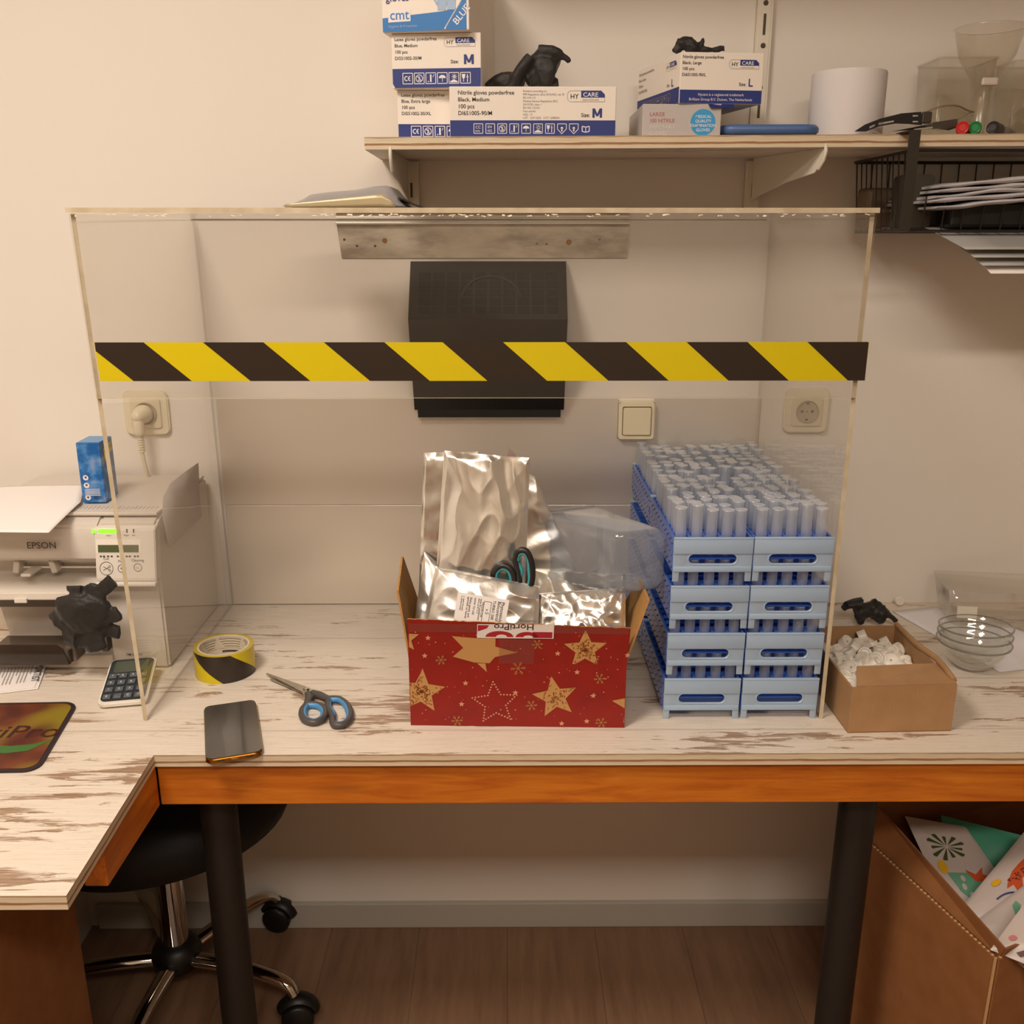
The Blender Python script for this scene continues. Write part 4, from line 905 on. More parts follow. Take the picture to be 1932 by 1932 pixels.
lf_b = loc_(at(748, 1115, 'y', FL.y+.003)); lf_t = loc_(at(757, 1049, 'y', FL.y+.15))
qpanel('side_flap', [(0, .004, zt_), (0, D-.004, zt_), lf_t, lf_b], t3, [M_redc, M_kraft], bxr_, (1, 0, 0), .0006, 40)
rf_b = loc_(at(1226, 1132, 'y', FR.y+.003)); rf_t = loc_(at(1209, 1090, 'y', FR.y+.13))
qpanel('side_flap', [(W, .004, zt_), (W, D-.004, zt_), rf_t, rf_b], t3, [M_redc, M_kraft], bxr_, (-1, 0, 0), .0006, 41)
qpanel('back_flap', [(0.004, D, zt_), (W-.004, D, zt_), (W-.002, D+.045, zt_+.05), (.002, D+.045, zt_+.05)], t3, [M_redc, M_kraft], bxr_, (0, -1, .3), .0004, 42)
# printing: body face and flap face
pxs = lambda px: (px-775)/403*W       # along the face
def body_y(py): return (1370-py)/(1370-1250)*zt_
TB = frame((0, 0, 0), (1, 0, 0), (0, 0, 1)); fu = (a0+(a1-a0)*.5)-Vector((W/2, 0, zt_)); FHt = fu.length; TFl = frame((0, 0, zt_), (1, 0, 0), fu)
IR = [M_gold, M_goldd, M_pale]
def flakes(P, x, y, r, mi=0):
    for k in range(6):
        a = k*pi/3+.1; P.line(x, y, x+r*cos(a), y+r*sin(a), .0006, mi)
        for q in (.5, .75):
            bx_, by_ = x+r*q*cos(a), y+r*q*sin(a)
            for sg in (-1, 1): P.line(bx_, by_, bx_+r*.25*cos(a+sg*.9), by_+r*.25*sin(a+sg*.9), .0005, mi)
def clipx(P, x0, x1, y0, y1):
    Q = clip([tuple(p) for p in P], x0, x1)
    if not Q: return Q
    Q = [(b, a) for a, b in clip([(b, a) for a, b in Q], y0, y1)]
    return Q
def star_clip(P, x, y, r, a, mi, x0, x1, y0, y1, k=.45):
    pts = [(x+(r if i % 2 == 0 else r*k)*cos(a+pi*i/5), y+(r if i % 2 == 0 else r*k)*sin(a+pi*i/5)) for i in range(10)]
    for i in range(10):
        Q = clipx([(x, y), pts[i], pts[(i+1) % 10]], x0, x1, y0, y1)
        if len(Q) >= 3: P.poly(Q, mi)
    return pts
def leaves(P, x, y, r, a, x0, x1, y0, y1, cnt, seed):
    rnd = random.Random(seed); n_ = 0
    inner = r*.42
    while n_ < cnt:
        th_ = rnd.uniform(0, 2*pi); d = rnd.uniform(0, r*.9); ph = ((th_-a) % (2*pi/5)); ph = min(ph, 2*pi/5-ph)/(pi/5)
        lim = 1/((1-ph)/r+ph/inner)
        if d > lim-.0025: continue
        cx, cy = x+d*cos(th_), y+d*sin(th_); b = rnd.uniform(0, pi); l = rnd.uniform(.0018, .0032)
        Q = clipx([(cx-l*cos(b), cy-l*sin(b)), (cx+.0009*sin(b), cy-.0009*cos(b)), (cx+l*cos(b), cy+l*sin(b)), (cx-.0009*sin(b), cy+.0009*cos(b))], x0, x1, y0, y1)
        if len(Q) >= 3: P.poly(Q, 1)
        n_ += 1
P = Print(TB); e = .0008; B0 = (e, W-e, e, zt_-.0002)
star_clip(P, pxs(797), body_y(1305), .036, radians(85), 0, *B0); leaves(P.up(), pxs(797), body_y(1305), .036, radians(85), *B0, 120, 1)
star_clip(P, pxs(1047), body_y(1313), .034, radians(100), 0, *B0); leaves(P.up(), pxs(1047), body_y(1313), .034, radians(100), *B0, 60, 2)
star_clip(P, pxs(1196), body_y(1325), .034, radians(170), 0, *B0)
Q_ = [(pxs(935)+(.034 if i % 2 == 0 else .016)*cos(radians(95)+pi*i/5), body_y(1325)+(.034 if i % 2 == 0 else .016)*sin(radians(95)+pi*i/5)) for i in range(10)]
for i in range(10):
    for k in range(5): u = k/5; P.star(Q_[i][0]*(1-u)+Q_[(i+1) % 10][0]*u, Q_[i][1]*(1-u)+Q_[(i+1) % 10][1]*u, .0017, 2, k=.6)
for x, y in ((880, 1288), (872, 1328), (973, 1305), (1087, 1265), (1118, 1309), (1107, 1358), (1060, 1363)): P.star(pxs(x), body_y(y), .0045, 2, k=.45)
for x, y in ((978, 1259), (1129, 1277), (1003, 1329), (863, 1360), (1134, 1368)): flakes(P, pxs(x), max(body_y(y), .008), .0085 if y > 1265 else .011, 0)
rnd = random.Random(4)
for i in range(60): P.disc(rnd.uniform(.004, W-.004), rnd.uniform(.004, zt_-.004), rnd.uniform(.0005, .0011), 2, 8)
P.build('print', IR, bxr_)
fy = lambda py, px=970: (1250-py)/(1250-1175)*FHt
P = Print(TFl, .0004); B1 = (e, W-e, .0003, FHt-.010)
P.poly([(pxs(855), fy(1199)), (pxs(905), fy(1203)), (pxs(935), fy(1200)), (pxs(935), fy(1218)), (pxs(975), fy(1229)), (pxs(935), fy(1238)), (pxs(925), fy(1250)), (pxs(897), fy(1249)), (pxs(857), fy(1238)), (pxs(876), fy(1221))], 0)
star_clip(P, pxs(1100), fy(1222), .032, radians(92), 0, *B1); leaves(P.up(), pxs(1100), fy(1222), .031, radians(92), *B1, 90, 3)
star_clip(P, pxs(768), fy(1205), .022, radians(20), 0, *B1)
for x, y in ((811, 1203), (805, 1237), (1050, 1230), (1178, 1232)): P.star(pxs(x), fy(y), .0045, 2, k=.45)
for x, y in ((835, 1245), (1012, 1213)): flakes(P, pxs(x), fy(y), .008, 0)
for i in range(40): P.disc(rnd.uniform(.004, W-.004), rnd.uniform(.003, FHt-.012), rnd.uniform(.0005, .0011), 2, 8)
P.build('print', IR, fl)
P = Print(TB, .0006); P.poly([(pxs(925)-.006, zt_-.0003), (pxs(897)+.004, zt_-.0003), (pxs(920), zt_-.014)][::-1], 0); P.build('print', IR, bxr_)
M_sealt = clear('packing_tape', (.93, .86, .84), scatter=.10, scol='c9a090', rough=.15)
P = Print(TFl, .0009); P.rect(.001, FHt-.014, pxs(900), FHt-.001); P.rect(pxs(1041), FHt-.0145, W-.001, FHt-.001); P.rect(pxs(942), .0, pxs(1007), FHt*.62); P.build('packing_tape', M_sealt, fl)
P = Print(TFl, .0011); ML = [mat('label_white', 'd8cfca', .4), mat('label_red', 'a01f2c', .4), M_ink]
x0_, x1_ = pxs(901), pxs(1041); P.rect(x0_, FHt-.0225, x1_, FHt-.0005, 0).up()
P.poly([(x0_+.012+.02*(1-cos(pi*i/12)), FHt-.0205+.0095*sin(pi*i/12)) for i in range(13)], 1); P.poly([(x0_+.055+.016*(1-cos(pi*i/12)), FHt-.0205+.0085*sin(pi*i/12)) for i in range(13)], 1)
P.rect(x1_-.03, FHt-.0215, x1_-.002, FHt-.012, 1); P.poly([(x0_+.001, FHt-.012), (x0_+.014, FHt-.007), (x0_+.017, FHt-.002), (x0_+.001, FHt-.002)], 1); P.up()
P.poly([(x0_+.027+.008*(1-cos(pi*i/12)), FHt-.0205+.004*sin(pi*i/12)) for i in range(13)], 0); P.poly([(x0_+.066+.007*(1-cos(pi*i/12)), FHt-.0205+.003*sin(pi*i/12)) for i in range(13)], 0)
P.text('HortiPro', .0125, x1_-.028, FHt-.0005, 2, ang=pi, bold=.02, sx=1.25)
o = P.build('sticker', ML, fl)
o['label'] = 'white and red sticker with upside-down lettering'

# ------------------------------------------------------------ foil bags in the red box
Wp = lambda px, py, y: at(px, py, 'y', y)
y1 = FL.y
def pts4(P4): return [Wp(*p) for p in P4]
bag('foil_bag', 'tall upright silver foil bag, the largest in the red box', 'foil bag', pts4([(838, 850, y1+.10), (1000, 864, y1+.10), (990, 1120, y1+.075), (820, 1125, y1+.075)]), .012, 1.3, [M_foil], .0085, 17, 110, 'foil bags in the red box', bend=.004, an=.45)
bag('foil_bag', 'narrow strip of a silver foil bag behind the tall one, at its left', 'foil bag', pts4([(800, 854, y1+.125), (905, 852, y1+.125), (905, 1120, y1+.11), (790, 1120, y1+.11)]), .006, 4.1, [M_foil], .005, 16, 50, 'foil bags in the red box')
bag('foil_bag', 'silver foil bag slumping behind the tall one towards the clear tub', 'foil bag', pts4([(955, 870, y1+.15), (1010, 900, y1+.15), (1090, 1080, y1+.14), (960, 1120, y1+.14)]), .010, 2.9, [M_foil2], .007, 14, 50, 'foil bags in the red box')
bag('foil_bag', 'silver foil bag with the white printed label, front left in the red box', 'foil bag', pts4([(822, 1068, y1+.055), (1018, 1106, y1+.05), (1015, 1215, y1+.012), (788, 1215, y1+.016)]), .020, 6.2, [M_foil2], .006, 17, 90, 'foil bags in the red box')
bag('foil_bag', 'shiny crumpled silver foil bag, front right in the red box', 'foil bag', pts4([(1012, 1120, y1+.055), (1180, 1108, y1+.055), (1180, 1215, y1+.014), (1020, 1215, y1+.014)]), .016, 9.4, [M_foil], .007, 26, 90, 'foil bags in the red box')
bag('foil_bag', 'dull crumpled foil bag pressed into the left end of the red box', 'foil bag', pts4([(800, 1040, y1+.11), (835, 1070, y1+.10), (830, 1200, y1+.05), (778, 1200, y1+.055)]), .012, 8.1, [M_foil2], .006, 20, 40, 'foil bags in the red box')
bag('foil_bag', 'flattened foil bag lying under the clear tub in the red box', 'foil bag', pts4([(1000, 1075, y1+.14), (1180, 1085, y1+.14), (1180, 1180, y1+.065), (1010, 1180, y1+.065)]), .014, 5.5, [M_foil], .007, 15, 50, 'foil bags in the red box')
o = bag('paper_slip', 'thin pinkish folded slip sticking up behind the tall foil bag', 'paper slip', pts4([(960, 843, y1+.13), (972, 858, y1+.13), (975, 900, y1+.128), (952, 900, y1+.128)]), .003, 3, [mat('pinkish_paper', 'b79a94', .6)], .001, 20, 8)
# brown windows of the front bag are paper sheets of kraft behind; white printed label
C = pts4([(868, 1118, y1+.014), (965, 1133, y1+.014), (955, 1195, y1+.004), (852, 1192, y1+.004)])
ux = C[1]-C[0]; uy = C[0]-C[3]
ux = Vector((ux.x, ux.y, ux.z)); T = frame(C[3]+Vector((0, .0, 0)), ux, uy-ux*(uy.dot(ux)/ux.dot(ux)))
t = thing('printed_label', 'white text label tilted on the front left foil bag', 'label', C[3])
Tl = T.copy(); Tl.translation = (0, 0, 0); lw, lh = ux.length, uy.length
MB().box((lw/2, lh/2, 0), (lw, lh, .0006), T=Tl).build('sheet', M_paper, t)
P = Print(Tl, .0006)
def vtext(tx, size, fx): P.text(tx, size, lw*fx, lh*.93, 0, ang=-pi/2, bold=.01)
vtext('Phytoseiulus', .0068, .86); vtext('Biocontrol M', .0068, .79); vtext('TURBO 200', .0055, .70); vtext('mites for greenhouse', .0036, .45); vtext('store at 8-12 C', .0036, .41); vtext('HOW TO USE', .004, .33); vtext('Shake gently and', .0044, .25); vtext('sprinkle on leaves', .0044, .20); vtext('1. open the pack', .0032, .12); vtext('2. spread evenly', .0032, .08)
P.path([(lw*.53, lh*.30), (lw*.67, lh*.30), (lw*.67, lh*.88), (lw*.53, lh*.88)], .0006, 0, True); P.text('v.5', .007, lw*.58, lh*.7, 0, ang=-pi/2); P.text('PREDATOR', .0045, lw*.49, lh*.86, 0, ang=-pi/2)
P.build('print', [M_ink], t)
# ------------------------------------------------------------ clear tub on top
def rrq(C, ux, uy, w, h, r, n=6): return [C+ux*x+uy*y for x, y in rr(w, h, r, n)]
O = at(1008, 968, 'z', 1.028); F_ = at(1130, 953, 'z', 1.028); Nn = at(1162, 1004, 'z', 1.036); G = at(1259, 994, 'z', 1.036)
wu = (F_-O).normalized(); dn = Vector((0.0, 0.0, -1)); axd = ((Nn+G)/2-(O+F_)/2)
Cr = (O+F_)/2+dn*.056; Cb = (Nn+G)/2+dn*.049
t = thing('clear_tub', 'empty clear plastic tub lying on its side on the red box', 'container', Cr+Vector((0, 0, 0)))
M_tub = clear('clear_tub_plastic', (.93, .945, .965), scatter=.08, scol='dfe6ee', rough=.08, edge=.55)
s = MB(); a = rrq(Vector(), wu, dn, (F_-O).length, .112, .014); b = rrq(Cb-Cr, (G-Nn).normalized(), dn, (G-Nn).length*1.02, .096, .016); n = len(a)
lay = [a]
for k, sc in ((.12, 0), (.14, .012), (.94, .05), (.985, .12)):
    A_ = [p.lerp(q, k) for p, q in zip(a, b)]; c_ = sum(A_, Vector())/n; lay.append([c_+(p-c_)*(1-sc*.5) for p in A_])
c_ = sum(b, Vector())/n; lay.append([c_+(p-c_)*.86 for p in b])
V = [p for L in lay for p in L]; F = [(k*n+i, k*n+(i+1) % n, (k+1)*n+(i+1) % n, (k+1)*n+i) for k in range(len(lay)-1) for i in range(n)]+[tuple(range((len(lay)-1)*n, len(lay)*n))]
o = solid(s.add(V, F).build('body', M_tub, t, smooth=50), .0013)
MB().tube(a, .0026, 8, closed=True).build('rim', clear('tub_rim', (.95, .96, .98), scatter=.3, scol='eef2f6', rough=.08, edge=.3), t, smooth=60)

# ------------------------------------------------------------ scissors
M_blade = mat('scissor_steel', 'a39c90', .3, .9); M_grip = mat('grip_grey', '4a4644', .45); M_gripb = mat('grip_blue', '4d8fc4', .4); M_grk = mat('grip_black', '24201f', .4); M_teal = mat('grip_teal', '3f9fa6', .4)
def scissors(root, T, tip, tip2, piv, L1, L2, neck1, neck2, grip, inner, th=.010, z=0):
    """all outlines in a local plane (x, y), thickness along z; T maps the plane into the thing"""
    for nm, tp, nk, zz in (('blade', tip, neck1, z+.0045), ('blade', tip2, neck2, z+.0024)):
        d = (Vector(nk)-Vector(tp)); nn = Vector((-d.y, d.x)).normalized(); t_ = Vector(tp); k = Vector(nk); m_ = Vector(piv)
        P_ = [t_-nn*.0008, m_-nn*.008, k-nn*.007, k+nn*.007, m_+nn*.008, t_+nn*.0016]
        MB().prism([(p.x, p.y) for p in P_], zz, zz+.0018, T).build(nm, M_blade, root)
    MB().lathe([(.0, 0), (.0048, 0), (.0048, .0018), (.003, .0032), (0, .0034)], 16, T @ Matrix.Translation((piv[0], piv[1], z+.0063))).build('screw', M_chrome, root, smooth=40)
    for loop, nk in ((L1, neck1), (L2, neck2)):
        Q = smooth_path([(x, y, z+th/2) for x, y in loop]+[(loop[0][0], loop[0][1], z+th/2)], 5)[:-1]
        c_ = sum(Q, Vector())/len(Q)
        h_ = MB().tube([T @ q for q in Q], .0052, 12, closed=True, flat=1, up=T.to_3x3() @ Vector((0, 0, 1))).build('handle', grip, root, smooth=60)
        nq = min(Q, key=lambda q: (q-Vector((nk[0], nk[1], q.z))).length); a_ = Vector((nk[0], nk[1], z+th/2)); b_ = nq
        MB().tube([T @ p for p in (Vector((piv[0], piv[1], z+th/2)).lerp(a_, .45), a_, b_.lerp(c_, -.02))], [.0055, .0068, .0055], 12, flat=.8, up=T.to_3x3() @ Vector((0, 0, 1))).build('shank', grip, h_, smooth=60)
        R_ = [q+(c_-q).normalized()*.0038 for q in Q]
        MB().tube([T @ q for q in R_], .0036, 10, closed=True, flat=1.25, up=T.to_3x3() @ Vector((0, 0, 1))).build('inner_grip', inner, h_, smooth=60)
dz = lambda px, py: at(px, py, 'z', DZ+.006)
org = dz(578, 1302)
L = lambda px, py: (dz(px, py).x-org.x, dz(px, py).y-org.y)
t = thing('scissors', 'grey and blue handled scissors lying on the desk beside the phone', 'scissors', (org.x, org.y, DZ+.0003))
scissors(t, Matrix(), L(503, 1271), L(510, 1279), (0, 0), [L(x, y) for x, y in ((579, 1329), (600, 1330), (613, 1340), (610, 1355), (592, 1363), (573, 1356), (570, 1341))],
         [L(x, y) for x, y in ((620, 1319), (640, 1319), (657, 1333), (661, 1352), (650, 1366), (630, 1367), (627, 1350), (619, 1335))], L(584, 1317), L(603, 1311), M_grip, M_gripb, .011)
yS = y1+.062; org2 = Wp(965, 1140, yS); lx = lambda px, py: (lambda p: (p.x-org2.x, p.z-org2.z))(Wp(px, py, yS))
t = thing('scissors', 'black and teal handled scissors standing upright between the foil bags', 'scissors', org2, rot=(0, 0, radians(-8)))
scissors(t, frame((0, 0, 0), (1, 0, 0), (0, 0, 1)), lx(955, 1215), lx(962, 1218), (0, 0), [lx(x, y) for x, y in ((932, 1098), (934, 1078), (948, 1066), (964, 1072), (971, 1092), (966, 1110), (948, 1118), (936, 1112))],
         [lx(x, y) for x, y in ((974, 1052), (979, 1038), (992, 1036), (1001, 1050), (1005, 1075), (1002, 1100), (992, 1112), (982, 1100), (981, 1078))], lx(962, 1124), lx(975, 1120), M_grk, M_teal, .011)

# ------------------------------------------------------------ small brown box full of white caps
b0 = at(1599, 1383, 'z', DZ+.0004); b1 = at(1794, 1379, 'z', DZ+.0004); Wb = (b1-b0).length; ang = atan2(b1.y-b0.y, b1.x-b0.x)
hb = at(1604, 1298, 'y', b0.y).z-DZ; bkc = at(1691, 1180, 'z', DZ+hb+.004); Db = min(abs(bkc.y-b0.y), .30)
skx = 0
t = thing('small_carton', 'small open brown cardboard box full of white caps, right of the tube racks', 'box', b0, ang); inv2 = Matrix.Rotation(-ang, 3, 'Z')
l2 = lambda p: inv2 @ (Vector(p)-b0)
bk = l2(bkc); Db = bk.y; Wbk = Wb*1.0; x_off = bk.x-Wb
def wall_(P, h0, h1, nm, m=M_card2):
    (xa, ya), (xb, yb) = P; d = Vector((xb-xa, yb-ya, 0)); n_ = Vector((-d.y, d.x, 0)).normalized()*.0026
    s = MB(); A_, B_ = Vector((xa, ya, 0)), Vector((xb, yb, 0)); V = [A_, B_, B_+Vector((0, 0, h1)), A_+Vector((0, 0, h0))]; V += [v+n_ for v in V]
    s.add(V, [(0, 1, 2, 3), (4, 5, 6, 7), (0, 1, 5, 4), (1, 2, 6, 5), (2, 3, 7, 6), (3, 0, 4, 7)]); return s.build(nm, m, t)
wall_(((0, 0), (Wb, 0)), hb, hb+.002, 'front_wall'); wall_(((Wb, .0), (Wb+x_off, Db)), hb+.002, hb+.004, 'side_wall'); wall_(((Wb+x_off, Db), (x_off, Db)), hb+.004, hb+.004, 'back_wall'); wall_(((x_off, Db), (0, 0)), hb+.004, hb-.002, 'side_wall')
s = MB(); s.add([(0, 0, .001), (Wb, 0, .001), (Wb+x_off, Db, .001), (x_off, Db, .001)], [(0, 1, 2, 3)]); solid(s.build('bottom', M_card2, t), .001)
f0, f1, f2, f3 = (l2(b0)+Vector((.006, .001, hb+.001)), Vector((Wb-.001, .001, hb+.002)), l2(at(1775, 1252, 'z', DZ+hb+.002)), l2(at(1616, 1258, 'z', DZ+hb+.010)))
s = MB(); s.add([f0, f1, f2, f3], [(0, 1, 2, 3)]); solid(s.build('folded_flap', M_card2, t), .0024)
s = MB(); g0 = Vector((Wb, .01, hb+.003)); g1 = Vector((Wb+x_off, Db, hb+.005))
s.tube(smooth_path([g0, g0.lerp(g1, .3)+Vector((.003, 0, .004)), g0.lerp(g1, .6)+Vector((-.002, 0, .002)), g1], 5), [.004]*16, 8, flat=1.3, up=(0, 0, 1)); s.build('torn_edge', M_card2, t, smooth=60)
# caps settled as a heap
M_cap = mat('white_cap', 'e6dfd2', .35, sss=.1)
s = MB(); s.lathe([(.0, .0035), (.0018, .0035), (.0022, .0045), (.0062, .005), (.0068, .0062), (.0094, .0062), (.0098, .0055), (.0098, -.0055), (.0086, -.006), (.0082, -.004), (.0080, .002), (0, .002)], 18)
s.mi = 1; s.lathe([(0, .0036), (.0009, .0036), (.0009, .0038), (0, .0038)], 8)
for v in s.bm.verts: v.co *= 1.12
cap0 = s.build('tube_cap', [M_cap, M_ink], None, smooth=40)
rnd = random.Random(21); NC = 120; pos = []; ZB = .040; DM = .0192
for i in range(NC): v = rnd.uniform(.03, Db-.016); pos.append(Vector((rnd.uniform(.016, Wb-.016)+x_off*v/Db, v, ZB+.005+.03*rnd.random())))
for it in range(170):
    for i in range(NC): pos[i].z -= .0006
    for i in range(NC):
        for j in range(i+1, NC):
            d = pos[j]-pos[i]; L_ = d.length
            if 1e-6 < L_ < DM: q = d*((DM-L_)/L_*.5); pos[i] -= q; pos[j] += q
    for p in pos:
        xo = x_off*p.y/Db; p.x = min(max(p.x, xo+.0155), xo+Wb-.0155); p.y = min(max(p.y, .015), Db-.014); p.z = max(p.z, ZB)
Rz = Matrix.Rotation(ang, 3, 'Z')
for k, p in enumerate(pos):
    o = cap0 if k == 0 else cap0.copy()
    if k: COL.objects.link(o)
    o.location = b0+Rz @ Vector((p.x, p.y, p.z)); o.rotation_euler = (rnd.gauss(0, .7), rnd.gauss(0, .7), rnd.uniform(0, 6.28))
    tag(o, 'small round white cap in the heap inside the small brown box', 'cap', 'white caps in the small brown box')
s = MB()
for i in range(8):
    for j in range(11):
        for k in range(2):
            y = .018+j*(Db-.034)/10; x = x_off*y/Db+.017+i*(Wb-.034)/7; b = bmesh.new(); bmesh.ops.create_cone(b, segments=14, radius1=.0105, radius2=.0105, depth=.012, cap_ends=True)
            s.absorb(b, Matrix.Translation((x, y, .0095+k*.0135)) @ Euler((rnd.gauss(0, .15), rnd.gauss(0, .15), 0)).to_matrix().to_4x4())
tag(s.build('buried_caps', M_cap, None, loc=b0, rot=(0, 0, ang)), 'lower mass of white caps buried beneath the heap in the brown box', 'caps', None, 'stuff')
# ------------------------------------------------------------ printer
PY, PT_ = -.2925, .264; PXR = -.562; PW, PD = .31, .278
t = thing('label_printer', 'pale grey label printer with green status light and paper sheet on top', 'printer', (PXR, PY, DZ+.0005))
M_pr = mat('printer_grey', 'cfc6bb', .45); M_prd = mat('printer_dark', '5f5850', .5); M_prl = mat('printer_light', 'ddd5ca', .4); M_smoke = clear('smoky_tray', (.45, .40, .36), scatter=.25, scol='6b5e55', rough=.1)
lp = lambda px, py, y=0.0: (lambda p: Vector((p.x-PXR, p.y-PY, p.z-DZ-.0005)))(at(px, py, 'y', PY+y))
def lofted(name, prof, x0, x1, m, par, bev=.004):
    s = MB(); s.prism(prof, 0, x1-x0, Matrix(((0, 0, 1, x0), (1, 0, 0, 0), (0, 1, 0, 0), (0, 0, 0, 1))), bev); return s.build(name, m, par, smooth=35)
zp = lp(250, 1098).z; zo = lp(60, 1060).z; xo = lp(178, 1100).x; zcv = PT_-.004
# right column, left upper body, back block and floor of the mouth
lofted('body', [(.006, 0), (PD, 0), (PD, zcv), (.04, zcv), (.012, zcv-.012), (.006, zp)], xo+.012, 0, M_pr, t)
lofted('upper_front', [(.004, zo), (.05, zo), (.05, zcv), (.035, zcv), (.010, zcv-.014), (.002, zcv-.035)], -PW, xo+.014, M_pr, t)
lofted('rear_body', [(.10, 0), (PD, 0), (PD, zcv), (.05, zcv), (.05, zo)], -PW, xo+.0125, M_pr, t)
MB().box(((-PW+xo+.012)/2, .055, .012), (PW+xo+.012, .10, .024), .003).build('base', M_pr, t)
MB().box(((-PW+xo+.010)/2, .099, .075), (PW+xo+.008, .002, .14)).build('mouth_back', mat('mouth_shade', '8b8078', .6), t)
# output shelf with guides
z1 = lp(60, 1128).z
lofted('output_shelf', [(-.012, z1), (.03, z1+.004), (.10, z1+.012), (.10, z1+.016), (.03, z1+.024), (-.012, z1+.014)], -PW, xo+.002, M_prl, t, .002)
s = MB(); s.box((xo-.06, .045, zo-.012), (.17, .012, .006), .001).box((xo-.06, .040, zo-.022), (.17, .008, .004), .001); s.build('guide_rail', M_prl, t)
for px in (18, 88): q = lp(px, 1078); MB().box((q.x, .035, zo-.016), (.010, .03, .022), .002, rot=(0, .2 if px < 50 else -.2, 0)).build('paper_guide', M_pr, t)
MB().box((lp(50, 1085).x, .016, zo-.022), (.016, .04, .005), .0015).build('lever', M_prl, t)
q = lp(48, 1132); MB().box((q.x, -.014, z1+.001), (.020, .004, .008), .001).build('latch', M_prl, t)
s = MB(); s.box(((-PW+xo)/2-.004, .062, z1-.025), (PW+xo-.012, .004, .030), .001).box((xo-.006, .05, .06), (.01, .06, .085), .001); s.build('mouth_panel', mat('mouth_grey', '6f655d', .5), t)
# smoky tray
a, b, c, d, e = lp(-60, 1218, -.03), lp(105, 1218, -.03), lp(130, 1255, -.03), lp(-60, 1256, -.03), lp(118, 1226, -.03)
s = MB(); s.add([(p.x, -.028, p.z) for p in (a, b, e, c, d)], [(0, 1, 2, 3, 4)]); solid(s.build('tray_front', M_smoke, t), .0022)
s = MB(); s.box(((a.x+c.x)/2, .03, d.z+.001), (c.x-a.x, .112, .002)).box((c.x, .03, d.z+.012), (.002, .112, .022)); s.build('tray', M_smoke, t)
MB().box((lp(142, 1238, -.0).x, .0, lp(142, 1228).z), (.018, .03, .026), .003).build('latch_block', mat('mouth_grey'), t)
# control panel
pz0, pz1 = lp(240, 1098, -.012).z, zcv-.014; px0, px1 = lp(181, 1090, -.012).x, .0005
s = MB(); prof = [(.01, pz0), (-.010, pz0), (-.012, pz0+.004), (.004, pz1-.003), (.010, pz1), (.03, pz1)]
cp = lofted('control_panel', prof, px0, px1, M_prl, t, .0015)
sl = Vector((0, .016, pz1-.003-pz0-.004)); TP = frame((px0, -.0121, pz0+.004), (1, 0, 0), sl); LPn = sl.length; WPn = px1-px0
fx = lambda px: (px-181)/(298-181)*WPn
def fyp(py): return (1092-py)/(1092-985)*LPn
P = Print(TP, .0003); MP = [mat('panel_ink', '4a443e', .6), mat('lcd_green', '4f5a3c', .25), mat('panel_white', 'e9e2d6', .4), mat('led_green', '7bff3a', .4, emit=('62ff1e', 2.2))]
P.rect(fx(183), fyp(1035), fx(270), fyp(1006), 2).up(); P.rect(fx(187), fyp(1034), fx(266), fyp(1018), 1)
P.rect(fx(188), fyp(993), fx(229), fyp(984.5), 3); P.rect(fx(177), fyp(993), fx(181.5), fyp(984), 3)
for x in (243, 256): P.rect(fx(x), fyp(992), fx(x+2.5), fyp(984), 0)
for x, tx in ((238, 'Paper'), (254, 'Ink')): P.text(tx, .0038, fx(x), fyp(999), 0)
P.text('Status', .003, fx(204), fyp(999), 0)
for x in (190, 196, 204, 211, 223, 231, 240, 246, 256, 262): P.rect(fx(x), fyp(1044), fx(x+4), fyp(1040.5), 0)
for x, y, r, tx in ((202, 1068, .0105, 'Cut'), (232, 1068, .0062, 'Feed'), (263, 1066, .0062, 'Cleaning')):
    P.ring(fx(x), fyp(y), r, .0008, 0, 28); P.text(tx, .0058, fx(x), fyp(y)+r+.0035, 0, align='CENTER')
P.line(fx(202)-.005, fyp(1068)+.003, fx(202)+.004, fyp(1068)-.002, .0008, 0); P.line(fx(202)-.005, fyp(1068)-.003, fx(202)+.004, fyp(1068)+.002, .0008, 0); P.ring(fx(202)+.005, fyp(1068)+.003, .0016, .0007); P.ring(fx(202)+.005, fyp(1068)-.003, .0016, .0007)
P.poly([(fx(232)-.003, fyp(1068)+.001), (fx(232), fyp(1068)-.0025), (fx(232)+.003, fyp(1068)+.001)], 0); P.text('2 s', .004, fx(263)-.003, fyp(1068), 0)
P.build('print', MP, cp)
MB().box(((px0+px1)/2, -.008, pz0-.003), (px1-px0, .02, .0065), .002).build('panel_foot', M_prl, t)
P = Print(frame(lp(52, 1034), (1, 0, 0), (0, .02, 1)), .0022); P.text('EPSON', .0152, 0, 0, 0, bold=.02, sx=1.02); P.build('lettering', [MP[0]], t)
P = Print(frame(lp(238, 1237, .006), (1, 0, 0), (0, 0, 1)), .0003); P.text('TM-C3500', .0062, 0, 0, 0, bold=.02); P.build('lettering', [MP[0]], t)
s = MB(); s.box((-PW/2, .15, zcv+.002), (PW-.003, .25, .006), .002)
for i in range(24): s.box((-.012-.0068*i, .052, zcv+.0053), (.0025, .016, .0012))
s.build('top_cover', M_pr, t)
zt_top = DZ+PT_+.0015
